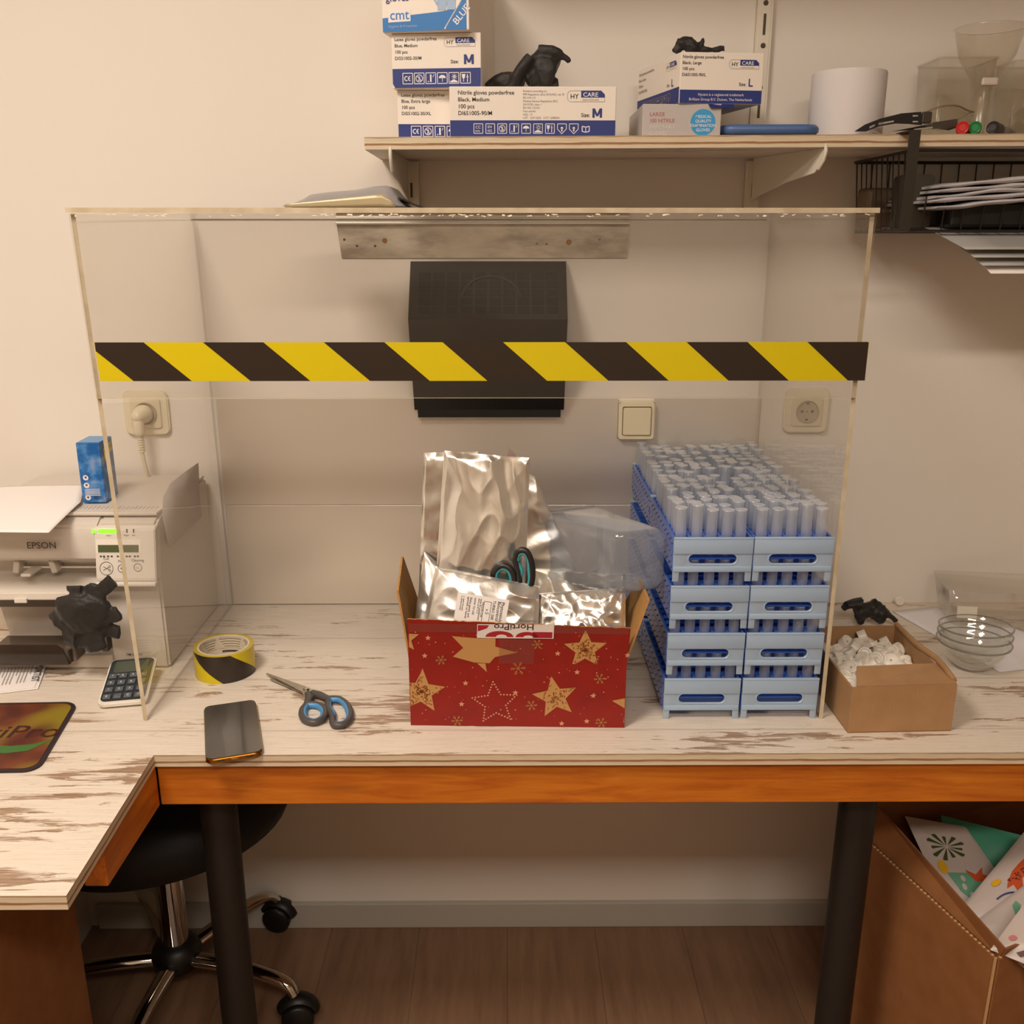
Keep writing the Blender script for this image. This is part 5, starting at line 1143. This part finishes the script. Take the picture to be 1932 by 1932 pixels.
# sheet on top of it
A, B, C, D_ = at(-130, 925, 'z', zt_top+.004), at(160, 917, 'z', zt_top+.003), at(92, 1005, 'z', zt_top-.003), at(-130, 1003, 'z', zt_top-.003)
E_ = at(153, 952, 'z', zt_top+.003)
def sh_(u, v):
    l = A.lerp(D_, v); r = B.lerp(E_, v/.5) if v < .5 else E_.lerp(C, (v-.5)/.5)
    p = l.lerp(r, u); p.z += .004*sin(pi*v)*(.3+.7*u)+.004*(1-v)*(1-v)*sin(pi*u*.8); return p
tag(solid(MB().grid(sh_, 24, 24).build('paper_sheet', M_paper, smooth=70), .0004), 'blank white paper sheet lying over the printer top', 'paper')
# blue carton standing on the printer
b0 = at(157, 950, 'z', zt_top+.001); b1 = at(200, 950, 'z', zt_top+.001); Wc = (b1-b0).length; Hc = at(140, 837, 'y', b0.y).z-b0.z
t = thing('blue_carton', 'small upright blue carton with a cloudy sky print standing on the printer', 'box', b0+Vector((0, 0, .001)), radians(2))
m = mat('cloud_print', '2f7cc0', .4); h = N(m); n1 = h.noise(h.co((1, 1, 1.3)), 28, 4, .55); c = h.n('TexCoord'); sp = h.n('SeparateXYZ'); h.l(c.outputs['Object'], sp.inputs[0])
g_ = h.math('MULTIPLY_ADD', sp.outputs[2], -1.6, .62); f = h.math('ADD', h.math('MULTIPLY', n1, .8), h.math('MULTIPLY', g_, .35)); h.l(h.ramp(f, [(.55, '0f5ca4'), (.62, '3f7ebc'), (.75, '9aa6c8')]), h.b.inputs['Base Color'])
MB().box((Wc/2, .028, Hc/2), (Wc, .056, Hc), .0012).build('carton', m, t)
P = Print(frame((0, 0, 0), (1, 0, 0), (0, 0, 1))); MPc = [mat('printed_white', 'e6e1e0'), M_ink, mat('print_yellow', 'd8c94a', .5), mat('print_red', 'c4485a', .5), mat('cloud_blue_top', '5f96c8', .4)]
for i, z in enumerate((.043, .030, .009)): P.disc(Wc*.25, z, .0045, 0, 16); P.disc(Wc*.25, z+.0005, .0022, 1, 8)
for i in range(6): P.line(Wc*.15, .023-i*.0021, Wc*.8, .0235-i*.0021, .0008, 0)
for i in range(3): P.line(Wc*.5, .011-i*.0022, Wc*.9, .0112-i*.0022, .0007, 1)
P.build('print', MPc, t)
P = Print(frame((Wc, 0, 0), (0, 1, 0), (0, 0, 1))); P.poly([(.014, Hc*.72), (.05, Hc*.78), (.05, Hc*.93), (.014, Hc*.87)], 2); P.poly([(.014, Hc*.72), (.026, Hc*.74), (.014, Hc*.66)], 2); P.up(); P.text('NIEUW', .010, .018, Hc*.79, 1, ang=.15); P.line(.02, Hc*.33, .045, Hc*.42, .004, 3); P.build('side_print', MPc, t)
P = Print(frame((0, 0, Hc), (1, 0, 0), (0, 1, 0))); P.rect(.001, .001, Wc-.001, .055, 4); P.build('top_print', MPc, t)
# glove hanging in front of the printer mouth
gq = lambda px, py, y=-.345: at(px, py, 'y', y)
g0 = gq(165, 1165); R_ = lambda px, py, dy=0: (gq(px, py)-g0)+Vector((0, dy, 0))
o = blob('glove', [([R_(112, 1178), R_(135, 1160, -.006), R_(165, 1155, -.008), R_(195, 1170)], [.024, .036, .036, .030], .42), ([R_(125, 1110), R_(160, 1110, -.008)], [.006, .010], .6), ([R_(120, 1190), R_(150, 1195, -.004)], [.024, .030], .4), ([R_(170, 1125), R_(195, 1110, -.006), R_(218, 1090, -.01)], [.020, .0125, .0125], .4), ([R_(190, 1155), R_(210, 1160, -.004), R_(229, 1152, -.008)], [.024, .0135, .0125], .4), ([R_(185, 1180), R_(205, 1188, .002), R_(226, 1192, -.002)], [.022, .013, .013], .4), ([R_(160, 1190), R_(180, 1210, -.004), R_(188, 1226, -.004)], [.026, .019, .014], .4)], .0022, .0024, 28, M_glove, loc=g0, seed=7, up=(0, 1, 0))
tag(o, 'crumpled black nitrile glove hanging in front of the printer mouth', 'glove')

# ------------------------------------------------------------ leaning sheet behind the guard's left pane
pp = [at(x, y, 'x', -.5545) for x, y in ((308, 938), (322, 912), (346, 893), (373, 873), (375, 925), (379, 975), (350, 1003), (320, 1032), (312, 1000), (306, 972))]
s = MB(); c_ = sum(pp, Vector())/len(pp); s.add([p+Vector((.0015*sin(p.y*60), 0, 0)) for p in pp]+[c_], [(i, (i+1) % 10, 10) for i in range(10)])
o = solid(s.build('paper_sheet', mat('shaded_white_paper', 'cfc6bf', .8), smooth=80), .0005, 1)  # white paper; the shade on its face is put into the grey colour
tag(o, 'curled shade-toned white sheet leaning against the right side of the printer, behind the acrylic', 'paper')

# ------------------------------------------------------------ calculator
c0 = at(184, 1336, 'z', DZ+.004); c1 = at(308, 1328, 'z', DZ+.004); c2 = at(207, 1252, 'z', DZ+.025)
c1.x = min(c1.x, -.552)
ux = (c1-c0).normalized(); Wc = (c1-c0).length; uy = c2-c0; uy -= ux*uy.dot(ux); Lc = uy.length
T = frame((0, 0, 0), ux, uy); t = thing('calculator', 'desk calculator with dark keys, propped up in front of the printer', 'calculator', c0+Vector((0, 0, .003)))
TT = T @ Matrix.Translation((Wc/2, Lc/2, 0))
MB().prism(rr(Wc, Lc, .009), -.005, .004, TT, .002).build('case', M_white, t, smooth=40)
MB().prism(rr(Wc-.006, Lc-.008, .008), .004, .0058, TT, .0008).build('face', mat('calc_face', '2f3336', .4), t, smooth=40)
MB().prism(rr(Wc-.020, .030, .003), .0058, .0064, T @ Matrix.Translation((Wc/2, Lc-.026, 0))).build('display', mat('calc_lcd', '4c5446', .2), t)
M_key = mat('calc_key', '565c62', .45); kp = (Wc-.010)/4
for r in range(5):
    for c in range(4):
        if r == 4: sx_, sy_, cx, cy = kp*.5, .005, .005+kp*(c+.5), Lc-.052
        else: sx_, sy_, cx, cy = kp*.76, .0105, .005+kp*(c+.5), .012+r*.0175
        k = MB().box((cx, cy, .0072), (sx_, sy_, .0034), .0012, T=T).build('key', M_key, t)
        if r < 4:
            P = Print(T @ Matrix.Translation((cx-.002, cy-.0025, .009)), .0); P.text('0.C=123+456-789x'[r*4+c], .0062, 0, 0); P.build('legend', [mat('printed_white', 'e6e1e0')], k)
P = Print(T @ Matrix.Translation((0, 0, .0059))); P.text('CITIZEN', .004, .008, Lc-.0475, 0); P.build('print', [mat('printed_white')], t)

# ------------------------------------------------------------ folded leaflet, mouse mat
A, B, C, D_ = at(-90, 1262, 'z', DZ+.004), at(70, 1257, 'z', DZ+.004), at(72, 1300, 'z', DZ+.001), at(-90, 1320, 'z', DZ+.001)
T = frame(D_, C-D_, Vector((0, 0, 0))+(A-D_)-(C-D_).normalized()*((A-D_).dot((C-D_).normalized()))); lw = (C-D_).length
lh = ((A-D_)-(C-D_).normalized()*((A-D_).dot((C-D_).normalized()))).length
t = thing('leaflet', 'folded white printed leaflet beside the mouse mat', 'leaflet', D_); T.translation = (0, 0, 0)
MB().box((lw/2, lh/2, .0005), (lw, lh, .0012), .0003, T=T).build('sheet', M_paper, t); MB().box((lw/2-.004, lh/2+.003, .0018), (lw-.003, lh, .0008), .0002, T=T).build('top_fold', M_paper, t)
P = Print(T, .0040); P.text('PORTIST', .0165, lw*.885, lh*.74, 0, ang=-pi/2, bold=.005, sx=1.0)
for i in range(14): P.line(lw*.84-i*.0052, lh*.74, lw*.84-i*.0052, lh*(.2 if i % 4 else .45), .0009, 1)
P.build('print', [M_ink, mat('grey_ink', '86807c', .6)], t)
TR_, BR_ = at(149, 1324, 'z', DZ+.003), at(72, 1454, 'z', DZ+.003); TL_ = at(-260, 1331, 'z', DZ+.003)
ux = (TR_-TL_).normalized(); d_ = BR_-TR_; Lm = sqrt(d_.x**2+d_.y**2); Wm = .25
t = thing('mouse_mat', 'mouse mat with black border and an orange blurred leaf print', 'mouse mat', (TR_.x, TR_.y, DZ+.0003), atan2(ux.y, ux.x))
dl = Matrix.Rotation(-atan2(ux.y, ux.x), 3, 'Z') @ Vector((d_.x, d_.y, 0)); sk = dl.x/dl.y
Sk = Matrix(((1, sk, 0, 0), (0, 1, 0, 0), (0, 0, 1, 0), (0, 0, 0, 1))); Hm = -dl.y
MB().prism([(x-Wm/2, y-Hm/2) for x, y in rr(Wm, Hm, .022)], 0, .003, Sk).build('mat_base', mat('mat_border', '2a1a20', .6), t)
m = mat('leaf_print', 'b5652a', .55); h = N(m); n1 = h.noise(h.co(), 16, 2, .4); n2 = h.noise(h.co((1, 1, 1)), 9, 1); h.l(h.mix(h.ramp(n2, [(.45, '000000'), (.62, 'ffffff')]), h.ramp(n1, [(.35, '4e1c0e'), (.5, '703618'), (.65, '64481a')]), '857218'), h.b.inputs['Base Color'])
MB().prism([(x-Wm/2, y-Hm/2) for x, y in rr(Wm-.012, Hm-.012, .018)], .003, .0034, Sk).build('print_field', m, t)
P = Print(Sk @ Matrix.Translation((0, 0, .0034)), .0002); P.text('HortiPro', .050, -.002, -Hm*.55, 0, align='RIGHT', bold=.025, sx=1.02, shear=.15)
P.poly([(-.15, -Hm*.60), (-.10, -Hm*.64), (-.06, -Hm*.67), (-.03, -Hm*.65), (-.004, -Hm*.58), (-.03, -Hm*.74), (-.06, -Hm*.77), (-.10, -Hm*.74), (-.15, -Hm*.68)], 1)
P.build('print', [mat('maroon_print', '3a120c', .5), mat('green_print', '3a6a2c', .5)], t)

# ------------------------------------------------------------ tape roll, phone
cx = at(425, 1268, 'z', DZ); r = .0483; hh = .047; cx = Vector((at(425, 1268, 'z', DZ).x, -.298, DZ+.0002))
t = thing('tape_roll', 'thick roll of black and yellow hazard tape standing on the desk', 'tape roll', cx)
s = MB(); n = 96; nz = 6; sh_a = .0615/r
for i in range(n+1):
    for j in range(nz+1): a = 2*pi*i/n+sh_a*(1-j/nz)+radians(28); s.bm.verts.new((r*cos(a), r*sin(a), hh*j/nz))
s.bm.verts.ensure_lookup_table()
for i in range(n):
    for j in range(nz):
        f = s.bm.faces.new([s.bm.verts[q] for q in (i*(nz+1)+j, (i+1)*(nz+1)+j, (i+1)*(nz+1)+j+1, i*(nz+1)+j+1)]); f.material_index = int((i % 48) >= 24)
bmesh.ops.remove_doubles(s.bm, verts=s.bm.verts[:], dist=1e-6)
s.build('tape', [M_tblk, M_yel], t, smooth=40)
MB().lathe([(r, hh-.0001), (r-.0005, hh+.0001), (.0418, hh), (.0418, 0), (r, 0)], 64, cap=False).build('tape_side', mat('tape_edge', 'b3a032', .4), t, smooth=30)
core = MB().lathe([(.0417, 0), (.0417, hh), (.0385, hh), (.0385, 0), (.0417, 0)], 64, cap=False).build('core', mat('core_card', 'cfc3ad', .6), t, smooth=30)
s = MB()
def arc_mark(a0, a1, z, w):
    V = [(.0383*cos(radians(a)), .0383*sin(radians(a)), z+q) for a in [a0+(a1-a0)*i/10 for i in range(11)] for q in (0, w)]; s.add(V, [(2*i, 2*i+2, 2*i+3, 2*i+1) for i in range(10)])
for a0, a1 in ((60, 118), (125, 165), (15, 50)):
    for k in range(4): arc_mark(a0+k*2, a1-k*4, .041-k*.0045, .0009)
    arc_mark(a0, a1, .0435, .0004); arc_mark(a0, a1, .0245, .0004)
arc_mark(70, 112, .017, .004)
for k in range(3): arc_mark(75, 108, .012-k*.004, .0009)
s.build('core_print', mat('core_ink', '4e4640', .6), t)
p4 = [at(380, 1334, 'z', DZ+.009), at(478, 1319, 'z', DZ+.009), at(501, 1417, 'z', DZ+.009), at(392, 1433, 'z', DZ+.009)]
cen = sum(p4, Vector())/4; ux = ((p4[1]-p4[0])+(p4[2]-p4[3])); Wp_ = ux.length/2; uyv = ((p4[0]-p4[3])+(p4[1]-p4[2])); Lp = uyv.length/2
t = thing('smartphone', 'smartphone with dark screen and gold edge lying face up on the desk', 'phone', (cen.x, cen.y, DZ+.0002), atan2(ux.y, ux.x))
M_goldm = mat('gold_metal', 'b08a4a', .2, 1)
MB().prism(rr(Wp_, Lp, .010), 0, .0085, None, .002).build('frame', M_goldm, t, smooth=40); MB().prism(rr(Wp_-.0022, Lp-.0022, .009), .0085, .0092, None, .0003).build('screen', mat('phone_glass', '2c2a27', .12, coat=1), t, smooth=40)
MB().box((0, -Lp/2-.0001, .0042), (.009, .001, .0028), .0005).build('charging_port', mat('pale_metal', 'd8b878', .2, 1), t)
for dx in (-.018, .02): MB().box((dx, -Lp/2-.0001, .0042), (.010, .0006, .0012)).build('speaker_slot', M_ink, t)

# ------------------------------------------------------------ right end of the desk
Q = [at(1683, 1153, 'z', DZ+.0012), at(1795, 1142, 'z', DZ+.0012), at(2090, 1243, 'z', DZ+.0012), at(1886, 1268, 'z', DZ+.0012)]
tag(solid(MB().grid(lambda u, v: Q[0].lerp(Q[1], u).lerp(Q[3].lerp(Q[2], u), v)+Vector((0, 0, .0012*noise.noise(Vector((u*3, v*4, 1))))), 10, 14).build('paper_sheet', mat('cool_paper', 'eae6e8', .7), smooth=70), .0004, 1), 'blank white paper sheet on the desk under the glass bowls', 'paper')
bc = Vector((.776, -.29, DZ+.0028)); M_glass = clear('bowl_glass', (.985, .99, .985), refl=1.3, scatter=.0, edge=.07, scol='c9c9c2', rough=.02)
pos_ = ('bottom', 'middle', 'top')
for k in range(3):
    R = .0575-.0005*k; z = k*.0125
    t = thing('glass_bowl', 'clear glass bowl, %s of the stack of three' % pos_[k], 'bowl', bc+Vector((.002*k, .001*k, z)), group='stacked glass bowls', rot=(radians(-1.5*k), radians(-1.2*k), 0))
    prof = [(0, .001), (.022, 0), (.024, .002), (.034, .008), (.046, .022), (.053, .034), (R-.001, .043), (R+.001, .0445), (R-.0008, .0458), (R-.003, .044), (.0505, .034), (.044, .0225), (.032, .0105), (.022, .0045), (0, .0035)]
    MB().lathe(prof, 48, cap=False).build('bowl', M_glass, t, smooth=50)
    MB().lathe([(R-.0012, .0435), (R+.0012, .0437), (R+.0012, .0455), (R-.0012, .046), (R-.0012, .0435)], 48, cap=False).build('rim', clear('rim_glass', (.8, .82, .8), refl=1.6, scatter=.22, scol='8c8c86', edge=.4), t, smooth=50)
tb0 = at(1850, 1180, 'z', DZ+.002)
t = thing('clear_box', 'clear plastic box standing behind the glass bowls at the right edge', 'container', (.915, -.085, DZ+.003), radians(-8))
M_thin = clear('thin_clear_plastic', (.985, .98, .97), scatter=.012, scol='d6cfc2', edge=.12, refl=1)
tub('body', .20, .11, .070, .012, M_thin, t, .86); P = Print(frame((-.085, -.058, .02), (1, 0, 0), (0, .12, 1)), .0015); P.rect(0, 0, .035, .022); P.build('label', [mat('pale_label', 'd8d2bf', .7)], t)
g_ = at(1640, 1150, 'y', -.12); R_ = lambda px, py, dy=0: (at(px, py, 'y', -.12)-Vector((g_.x, g_.y, DZ+.001)))+Vector((0, dy, 0))
o = blob('glove', [([R_(1615, 1158), R_(1640, 1150), R_(1660, 1155)], [.018, .020], .8), ([R_(1590, 1150), R_(1605, 1140), R_(1625, 1140)], [.008, .016], .8), ([R_(1645, 1140), R_(1665, 1150), R_(1690, 1172)], [.015, .007], .8), ([R_(1622, 1160), R_(1625, 1175)], [.014, .010], .8), ([R_(1650, 1160), R_(1665, 1174)], [.014, .009], .8)], .0022, .0035, 34, M_glove, loc=(g_.x, -.12, DZ+.001), seed=12)
tag(o, 'crumpled black nitrile glove on the desk behind the small brown box', 'glove')
p = at(1693, 1140, 'z', DZ+.001); o = MB().lathe([(0, 0), (.0075, 0), (.0085, .001), (.0088, .008), (.008, .009), (0, .009)], 24).build('round_cap', M_cap, None, loc=(p.x, -.012, p.z+.009), rot=(pi/2-.15, 0, .1), smooth=40)
tag(o, 'white round cap lying alone at the foot of the wall', 'cap')
# ------------------------------------------------------------ under the desk
tag(MB().box((-.912, -.205, .36), (.016, .40, .72)).build('side_panel', mat('grey_white_board', 'd4cec2', .6)), 'pale upright panel under the left desk wing, behind the chair', 'panel')
hub = Vector((-.648, -.19, 0))
t = thing('office_chair', 'black office chair with chrome five-arm base tucked under the desk', 'office chair', hub)
M_fab = mat('black_leatherette', '0a0807', .7, bump=(90, .2))
s = MB(); s.lathe([(0, .425), (.08, .405), (.17, .395), (.225, .41), (.245, .45), (.235, .49), (.19, .505), (0, .51)], 48)
for v in s.bm.verts: v.co.y *= .93
s.build('seat', M_fab, t, loc=(.03, .0, -.02), rot=(radians(-2), radians(-3), .3), smooth=60)
MB().lathe([(.026, .12), (.026, .33), (.019, .335), (.019, .41)], 32).build('gas_column', M_chrome, t, smooth=40)
MB().box((0, 0, .405), (.16, .12, .03), .008).build('seat_mount', M_black, t)
MB().lathe([(.0, .060), (.030, .062), (.046, .075), (.048, .10), (.040, .118), (.028, .126), (0, .126)], 32).build('hub', M_black, t, smooth=50)
for k, a in enumerate((-19, 50, 127, 197, 268)):
    a = radians(a); R = .262 if k != 1 else .235; Rm = Matrix.Rotation(a, 4, 'Z')
    pts = smooth_path([(.035, 0, .090), (.10, 0, .098), (.17, 0, .102), (R-.02, 0, .094), (R, 0, .072)], 4)
    arm = MB().tube([Rm @ Vector(p) for p in pts], [.017-.005*i/(len(pts)-1) for i in range(len(pts))], 12, up=(0, 0, 1), flat=.8).build('base_arm', M_chrome, t, smooth=60)
    c_ = Rm @ Vector((R+.004, 0, 0)); sw = radians((30, -60, 40, 80, 10)[k])
    Rw = Matrix.Translation((c_.x, c_.y, .031)) @ Matrix.Rotation(a+sw, 4, 'Z')
    s = MB()
    for sx in (-1, 1): s.lathe([(0, .003*1), (.027, .003), (.030, .006), (.030, .020), (.026, .024), (0, .024)], 24, Rw @ Matrix.Rotation(sx*pi/2, 4, 'X'))
    s.tube([Rw @ Vector((.034*cos(q), 0, .034*sin(q))) for q in [radians(10+i*16) for i in range(10)]], .009, 8, flat=1.8, up=Rw.to_3x3() @ Vector((0, 1, 0)))
    s.tube([(c_.x, c_.y, .05), (c_.x-.0, c_.y, .075)], .008, 10); s.build('caster', M_black, t, smooth=50)
# cardboard carton at the lower left, touching the picture edge
M_bc = card('under_cardboard', '86542a', '905e34')
bx_ = at(158, 1812, 'y', -.50).x
t = thing('cardboard_carton', 'tall closed cardboard box standing under the left desk wing', 'box', (bx_-.40, -.92, 0))
MB().box((.20, .21, .345), (.40, .42, .69), .002).build('carton', M_bc, t); MB().box((.12, -.0012, .66), (.10, .0012, .07), rot=(0, radians(38), 0)).build('tape_strip', mat('brown_packing_tape', '7a4016', .3), t)
# big double-walled carton at the lower right
n0 = at(1880, 1805, 'z', .47); k0 = at(1655, 1600, 'z', .47); n1 = at(1897, 1790, 'z', .49); k1 = at(1665, 1530, 'z', .52)
d_ = (k0-n0); d_.z = 0; k0e = n0+d_*1.12; k1e = n1+(k1-n1)*1.12; rgt = Vector((-d_.y, d_.x, 0)).normalized()*-1
if rgt.x < 0: rgt = -rgt
rgt = (rgt+Vector((0, .05, 0))).normalized()*.42
t = thing('cardboard_carton', 'large open cardboard carton under the desk holding patterned pouches', 'box', (n0.x, n0.y, 0)); o_ = Vector((n0.x, n0.y, 0))
def bw(nm, a, b, z, th=.007, m=M_bc, ridge=True):
    a = a-o_; b = b-o_; a.z = b.z = 0; d = (b-a); nn = Vector((-d.y, d.x, 0)).normalized()*th; s = MB(); Z = Vector((0, 0, z))
    V = [a, b, b+Z, a+Z]; V += [v+nn for v in V]; s.add(V, [(0, 1, 2, 3), (4, 5, 6, 7), (0, 1, 5, 4), (1, 2, 6, 5), (2, 3, 7, 6), (3, 0, 4, 7)])
    w = s.build(nm, m, t)
    if ridge:
        r = MB(); n_ = int(d.length/.008)
        for i in range(n_): r.box(a+d*((i+.5)/n_)+Z+nn*.5+Vector((0, 0, .0008)), (.0045, .0045, .0025), .0012, seg=1)
        r.build('corrugated_edge', mat('corrugation', 'b59062', .8), w)
    return w
bw('side_wall', k0e, n0, .47, -.006); bw('front_wall', n0, n0+rgt, .47, -.006); bw('back_wall', k0e, k0e+rgt, .47, .006); bw('side_wall', n0+rgt, k0e+rgt, .47, .006)
s = MB(); V = [n0-o_+Vector((.006, 0, -.003)), k0e-o_+Vector((.006, 0, -.003)), k1e-o_, n1-o_]; s.add(V, [(0, 1, 2, 3)]); solid(s.build('inner_flap', M_bc, t), .004)
s = MB(); V = [n0-o_+Vector((.006, 0, -.003)), n0+rgt-o_+Vector((0, 0, -.003)), n0+rgt-o_+Vector((.0, .012, .022)), n1-o_]; s.add(V, [(0, 1, 2, 3)]); solid(s.build('inner_flap', M_bc, t), .004)
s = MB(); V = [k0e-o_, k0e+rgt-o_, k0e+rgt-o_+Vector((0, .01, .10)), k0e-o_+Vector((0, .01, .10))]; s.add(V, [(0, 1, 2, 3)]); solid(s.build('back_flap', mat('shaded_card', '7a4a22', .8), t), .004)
s = MB(); random.seed(9)
s.tube([Vector((-.002, -.002, z)) for z in (.47, .40, .30, .15, 0.003)], .0022, 6); s.build('split_corner', mat('corrugation'), t)
# pouches
M_pw = mat('pouch_white', 'b9aca4', .35); M_pg = mat('pouch_green', '3f8a70', .45)
PR = [mat('leaf_dark', '38451f', .5), mat('leaf_teal', '5e9478', .5), mat('dot_yellow', 'cf9f1e', .5), mat('flower_orange', 'b5471c', .5), mat('stamp_blue', '2a3166', .5), mat('leaf_pink', 'b56a6a', .5), mat('pouch_white'), mat('spot_dark', '4a1c10', .5)]
def pouch(label, C, th, seed, m, draw=None, group='patterned pouches in the big carton'):
    o = bag('pouch', label, 'pouch', C, th, seed, [m], .0035, 9, 36, group, crease=.4)
    if draw:
        o.name = 'pouch'
        dg = bpy.context.evaluated_depsgraph_get()
        C = [Vector(c) for c in C]; cen = sum(C, Vector())/4; ux = C[2]-C[3]; uy = C[0]-C[3]; nrm = ux.cross(uy).normalized()
        if nrm.y > 0: nrm = -nrm
        P = Print(Matrix(), 0); draw(P)
        from mathutils.bvhtree import BVHTree
        bv = BVHTree.FromPolygons([v.co[:] for v in o.data.vertices], [p.vertices[:] for p in o.data.polygons])
        bmesh.ops.triangulate(P.m.bm, faces=P.m.bm.faces[:]); bmesh.ops.subdivide_edges(P.m.bm, edges=P.m.bm.edges[:], cuts=3, use_grid_fill=True)
        for v in P.m.bm.verts:
            u_, v_ = v.co.x, v.co.y; p = C[3].lerp(C[2], u_).lerp(C[0].lerp(C[1], u_), v_)-cen
            hit = bv.ray_cast(p+nrm*.08, -nrm); q = hit[0] if hit[0] else p
            v.co = q+nrm*(.0012+v.co.z*.5)
        P.build('print', PR, o)
    return o
def qd(L): return [at(px, py, 'z', z) for px, py, z in L]
def d1(P):
    for i in range(11):
        a = radians(i*33-20); r = .30 if i % 3 else .24; P.poly([(.42+.03*cos(a), .66+.015*sin(a)), (.42+r*cos(a-.13), .66+r*.52*sin(a-.13)), (.42+r*1.04*cos(a), .66+r*.54*sin(a)), (.42+r*cos(a+.13), .66+r*.52*sin(a+.13))], 0)
    P.disc(.20, .46, .07, 2, 16); P.poly([(.22, .40), (.55, .34), (.8, .12), (.62, .03), (.42, .06), (.28, .2)], 1); P.up(.002); P.poly([(.5, .38), (.62, .30), (.78, .36), (.72, .28), (.84, .22), (.68, .2), (.56, .24)], 3)
    for x, y in ((.36, .22), (.42, .12), (.52, .09), (.4, .3)): P.disc(x, y, .035, 6, 8)
def d2(P):
    P.poly([(x*.5+.07, y*.8) for x, y in ((.35, .95), (.55, .97), (.62, .80), (.58, .66), (.72, .55), (.66, .48), (.5, .54), (.44, .46), (.36, .55), (.28, .7), (.3, .85))], 3); P.up(.002)
    rnd = random.Random(2)
    for i in range(34): P.disc(.235+.11*rnd.random(), .45+.29*rnd.random(), .009, 7, 6)
    P.disc(.14, .40, .045, 2, 16); P.ring(.42, .20, .15, .02, 4, 20, radians(60), radians(170)); P.poly([(.45, .1), (.8, .3), (.95, .2), (.7, .05)], 1)
def d3(P):
    for i in range(5): a = radians(20+i*28); P.poly([(.4, .35), (.4+.3*cos(a-.15), .35+.3*sin(a-.15)), (.4+.38*cos(a), .35+.38*sin(a)), (.4+.3*cos(a+.15), .35+.3*sin(a+.15))], 1)
def d4(P):
    P.poly([(.2, .6), (.45, .75), (.6, .62), (.45, .5), (.28, .48)], 5); P.up(.002); P.poly([(.3, .1), (.55, .4), (.75, .8), (.8, .75), (.62, .35), (.38, .06)], 7); P.disc(.7, .8, .08, 3, 12); P.disc(.15, .3, .05, 5, 10)
pouch('green patterned pouch standing at the back of the big carton', qd([(1775, 1538, .50), (1985, 1590, .50), (1990, 1720, .42), (1800, 1700, .42)]), .012, 2.2, M_pg)
pouch('white pouch with a dark palm leaf and yellow dot, leftmost in the big carton', qd([(1707, 1540, .50), (1822, 1560, .495), (1905, 1680, .45), (1800, 1740, .43)]), .012, 3.3, M_pw, d1)
pouch('white pouch with an orange spotted leaf and blue stamp, front middle of the big carton', qd([(1932, 1570, .53), (2060, 1640, .53), (1990, 1760, .46), (1800, 1730, .46)]), .012, 5.1, M_pw, d2)
pouch('white pouch with grey green fronds near the corner of the big carton', qd([(1935, 1668, .505), (2080, 1700, .505), (1960, 1850, .45), (1832, 1745, .46)]), .010, 6.6, M_pw, d3)
pouch('white pouch with pink and red print, nearest in the big carton', qd([(1936, 1700, .525), (2100, 1740, .525), (2010, 1850, .47), (1868, 1792, .475)]), .010, 8.8, M_pw, d4)
p = at(291, 1869, 'z', .001); tag(MB().lathe([(0, 0), (.009, 0), (.0085, .002), (0, .0024)], 20).build('floor_cap', M_cap, None, loc=(p.x, p.y, .0002)), 'small pale disc lying on the floor by the chair base', 'cap')
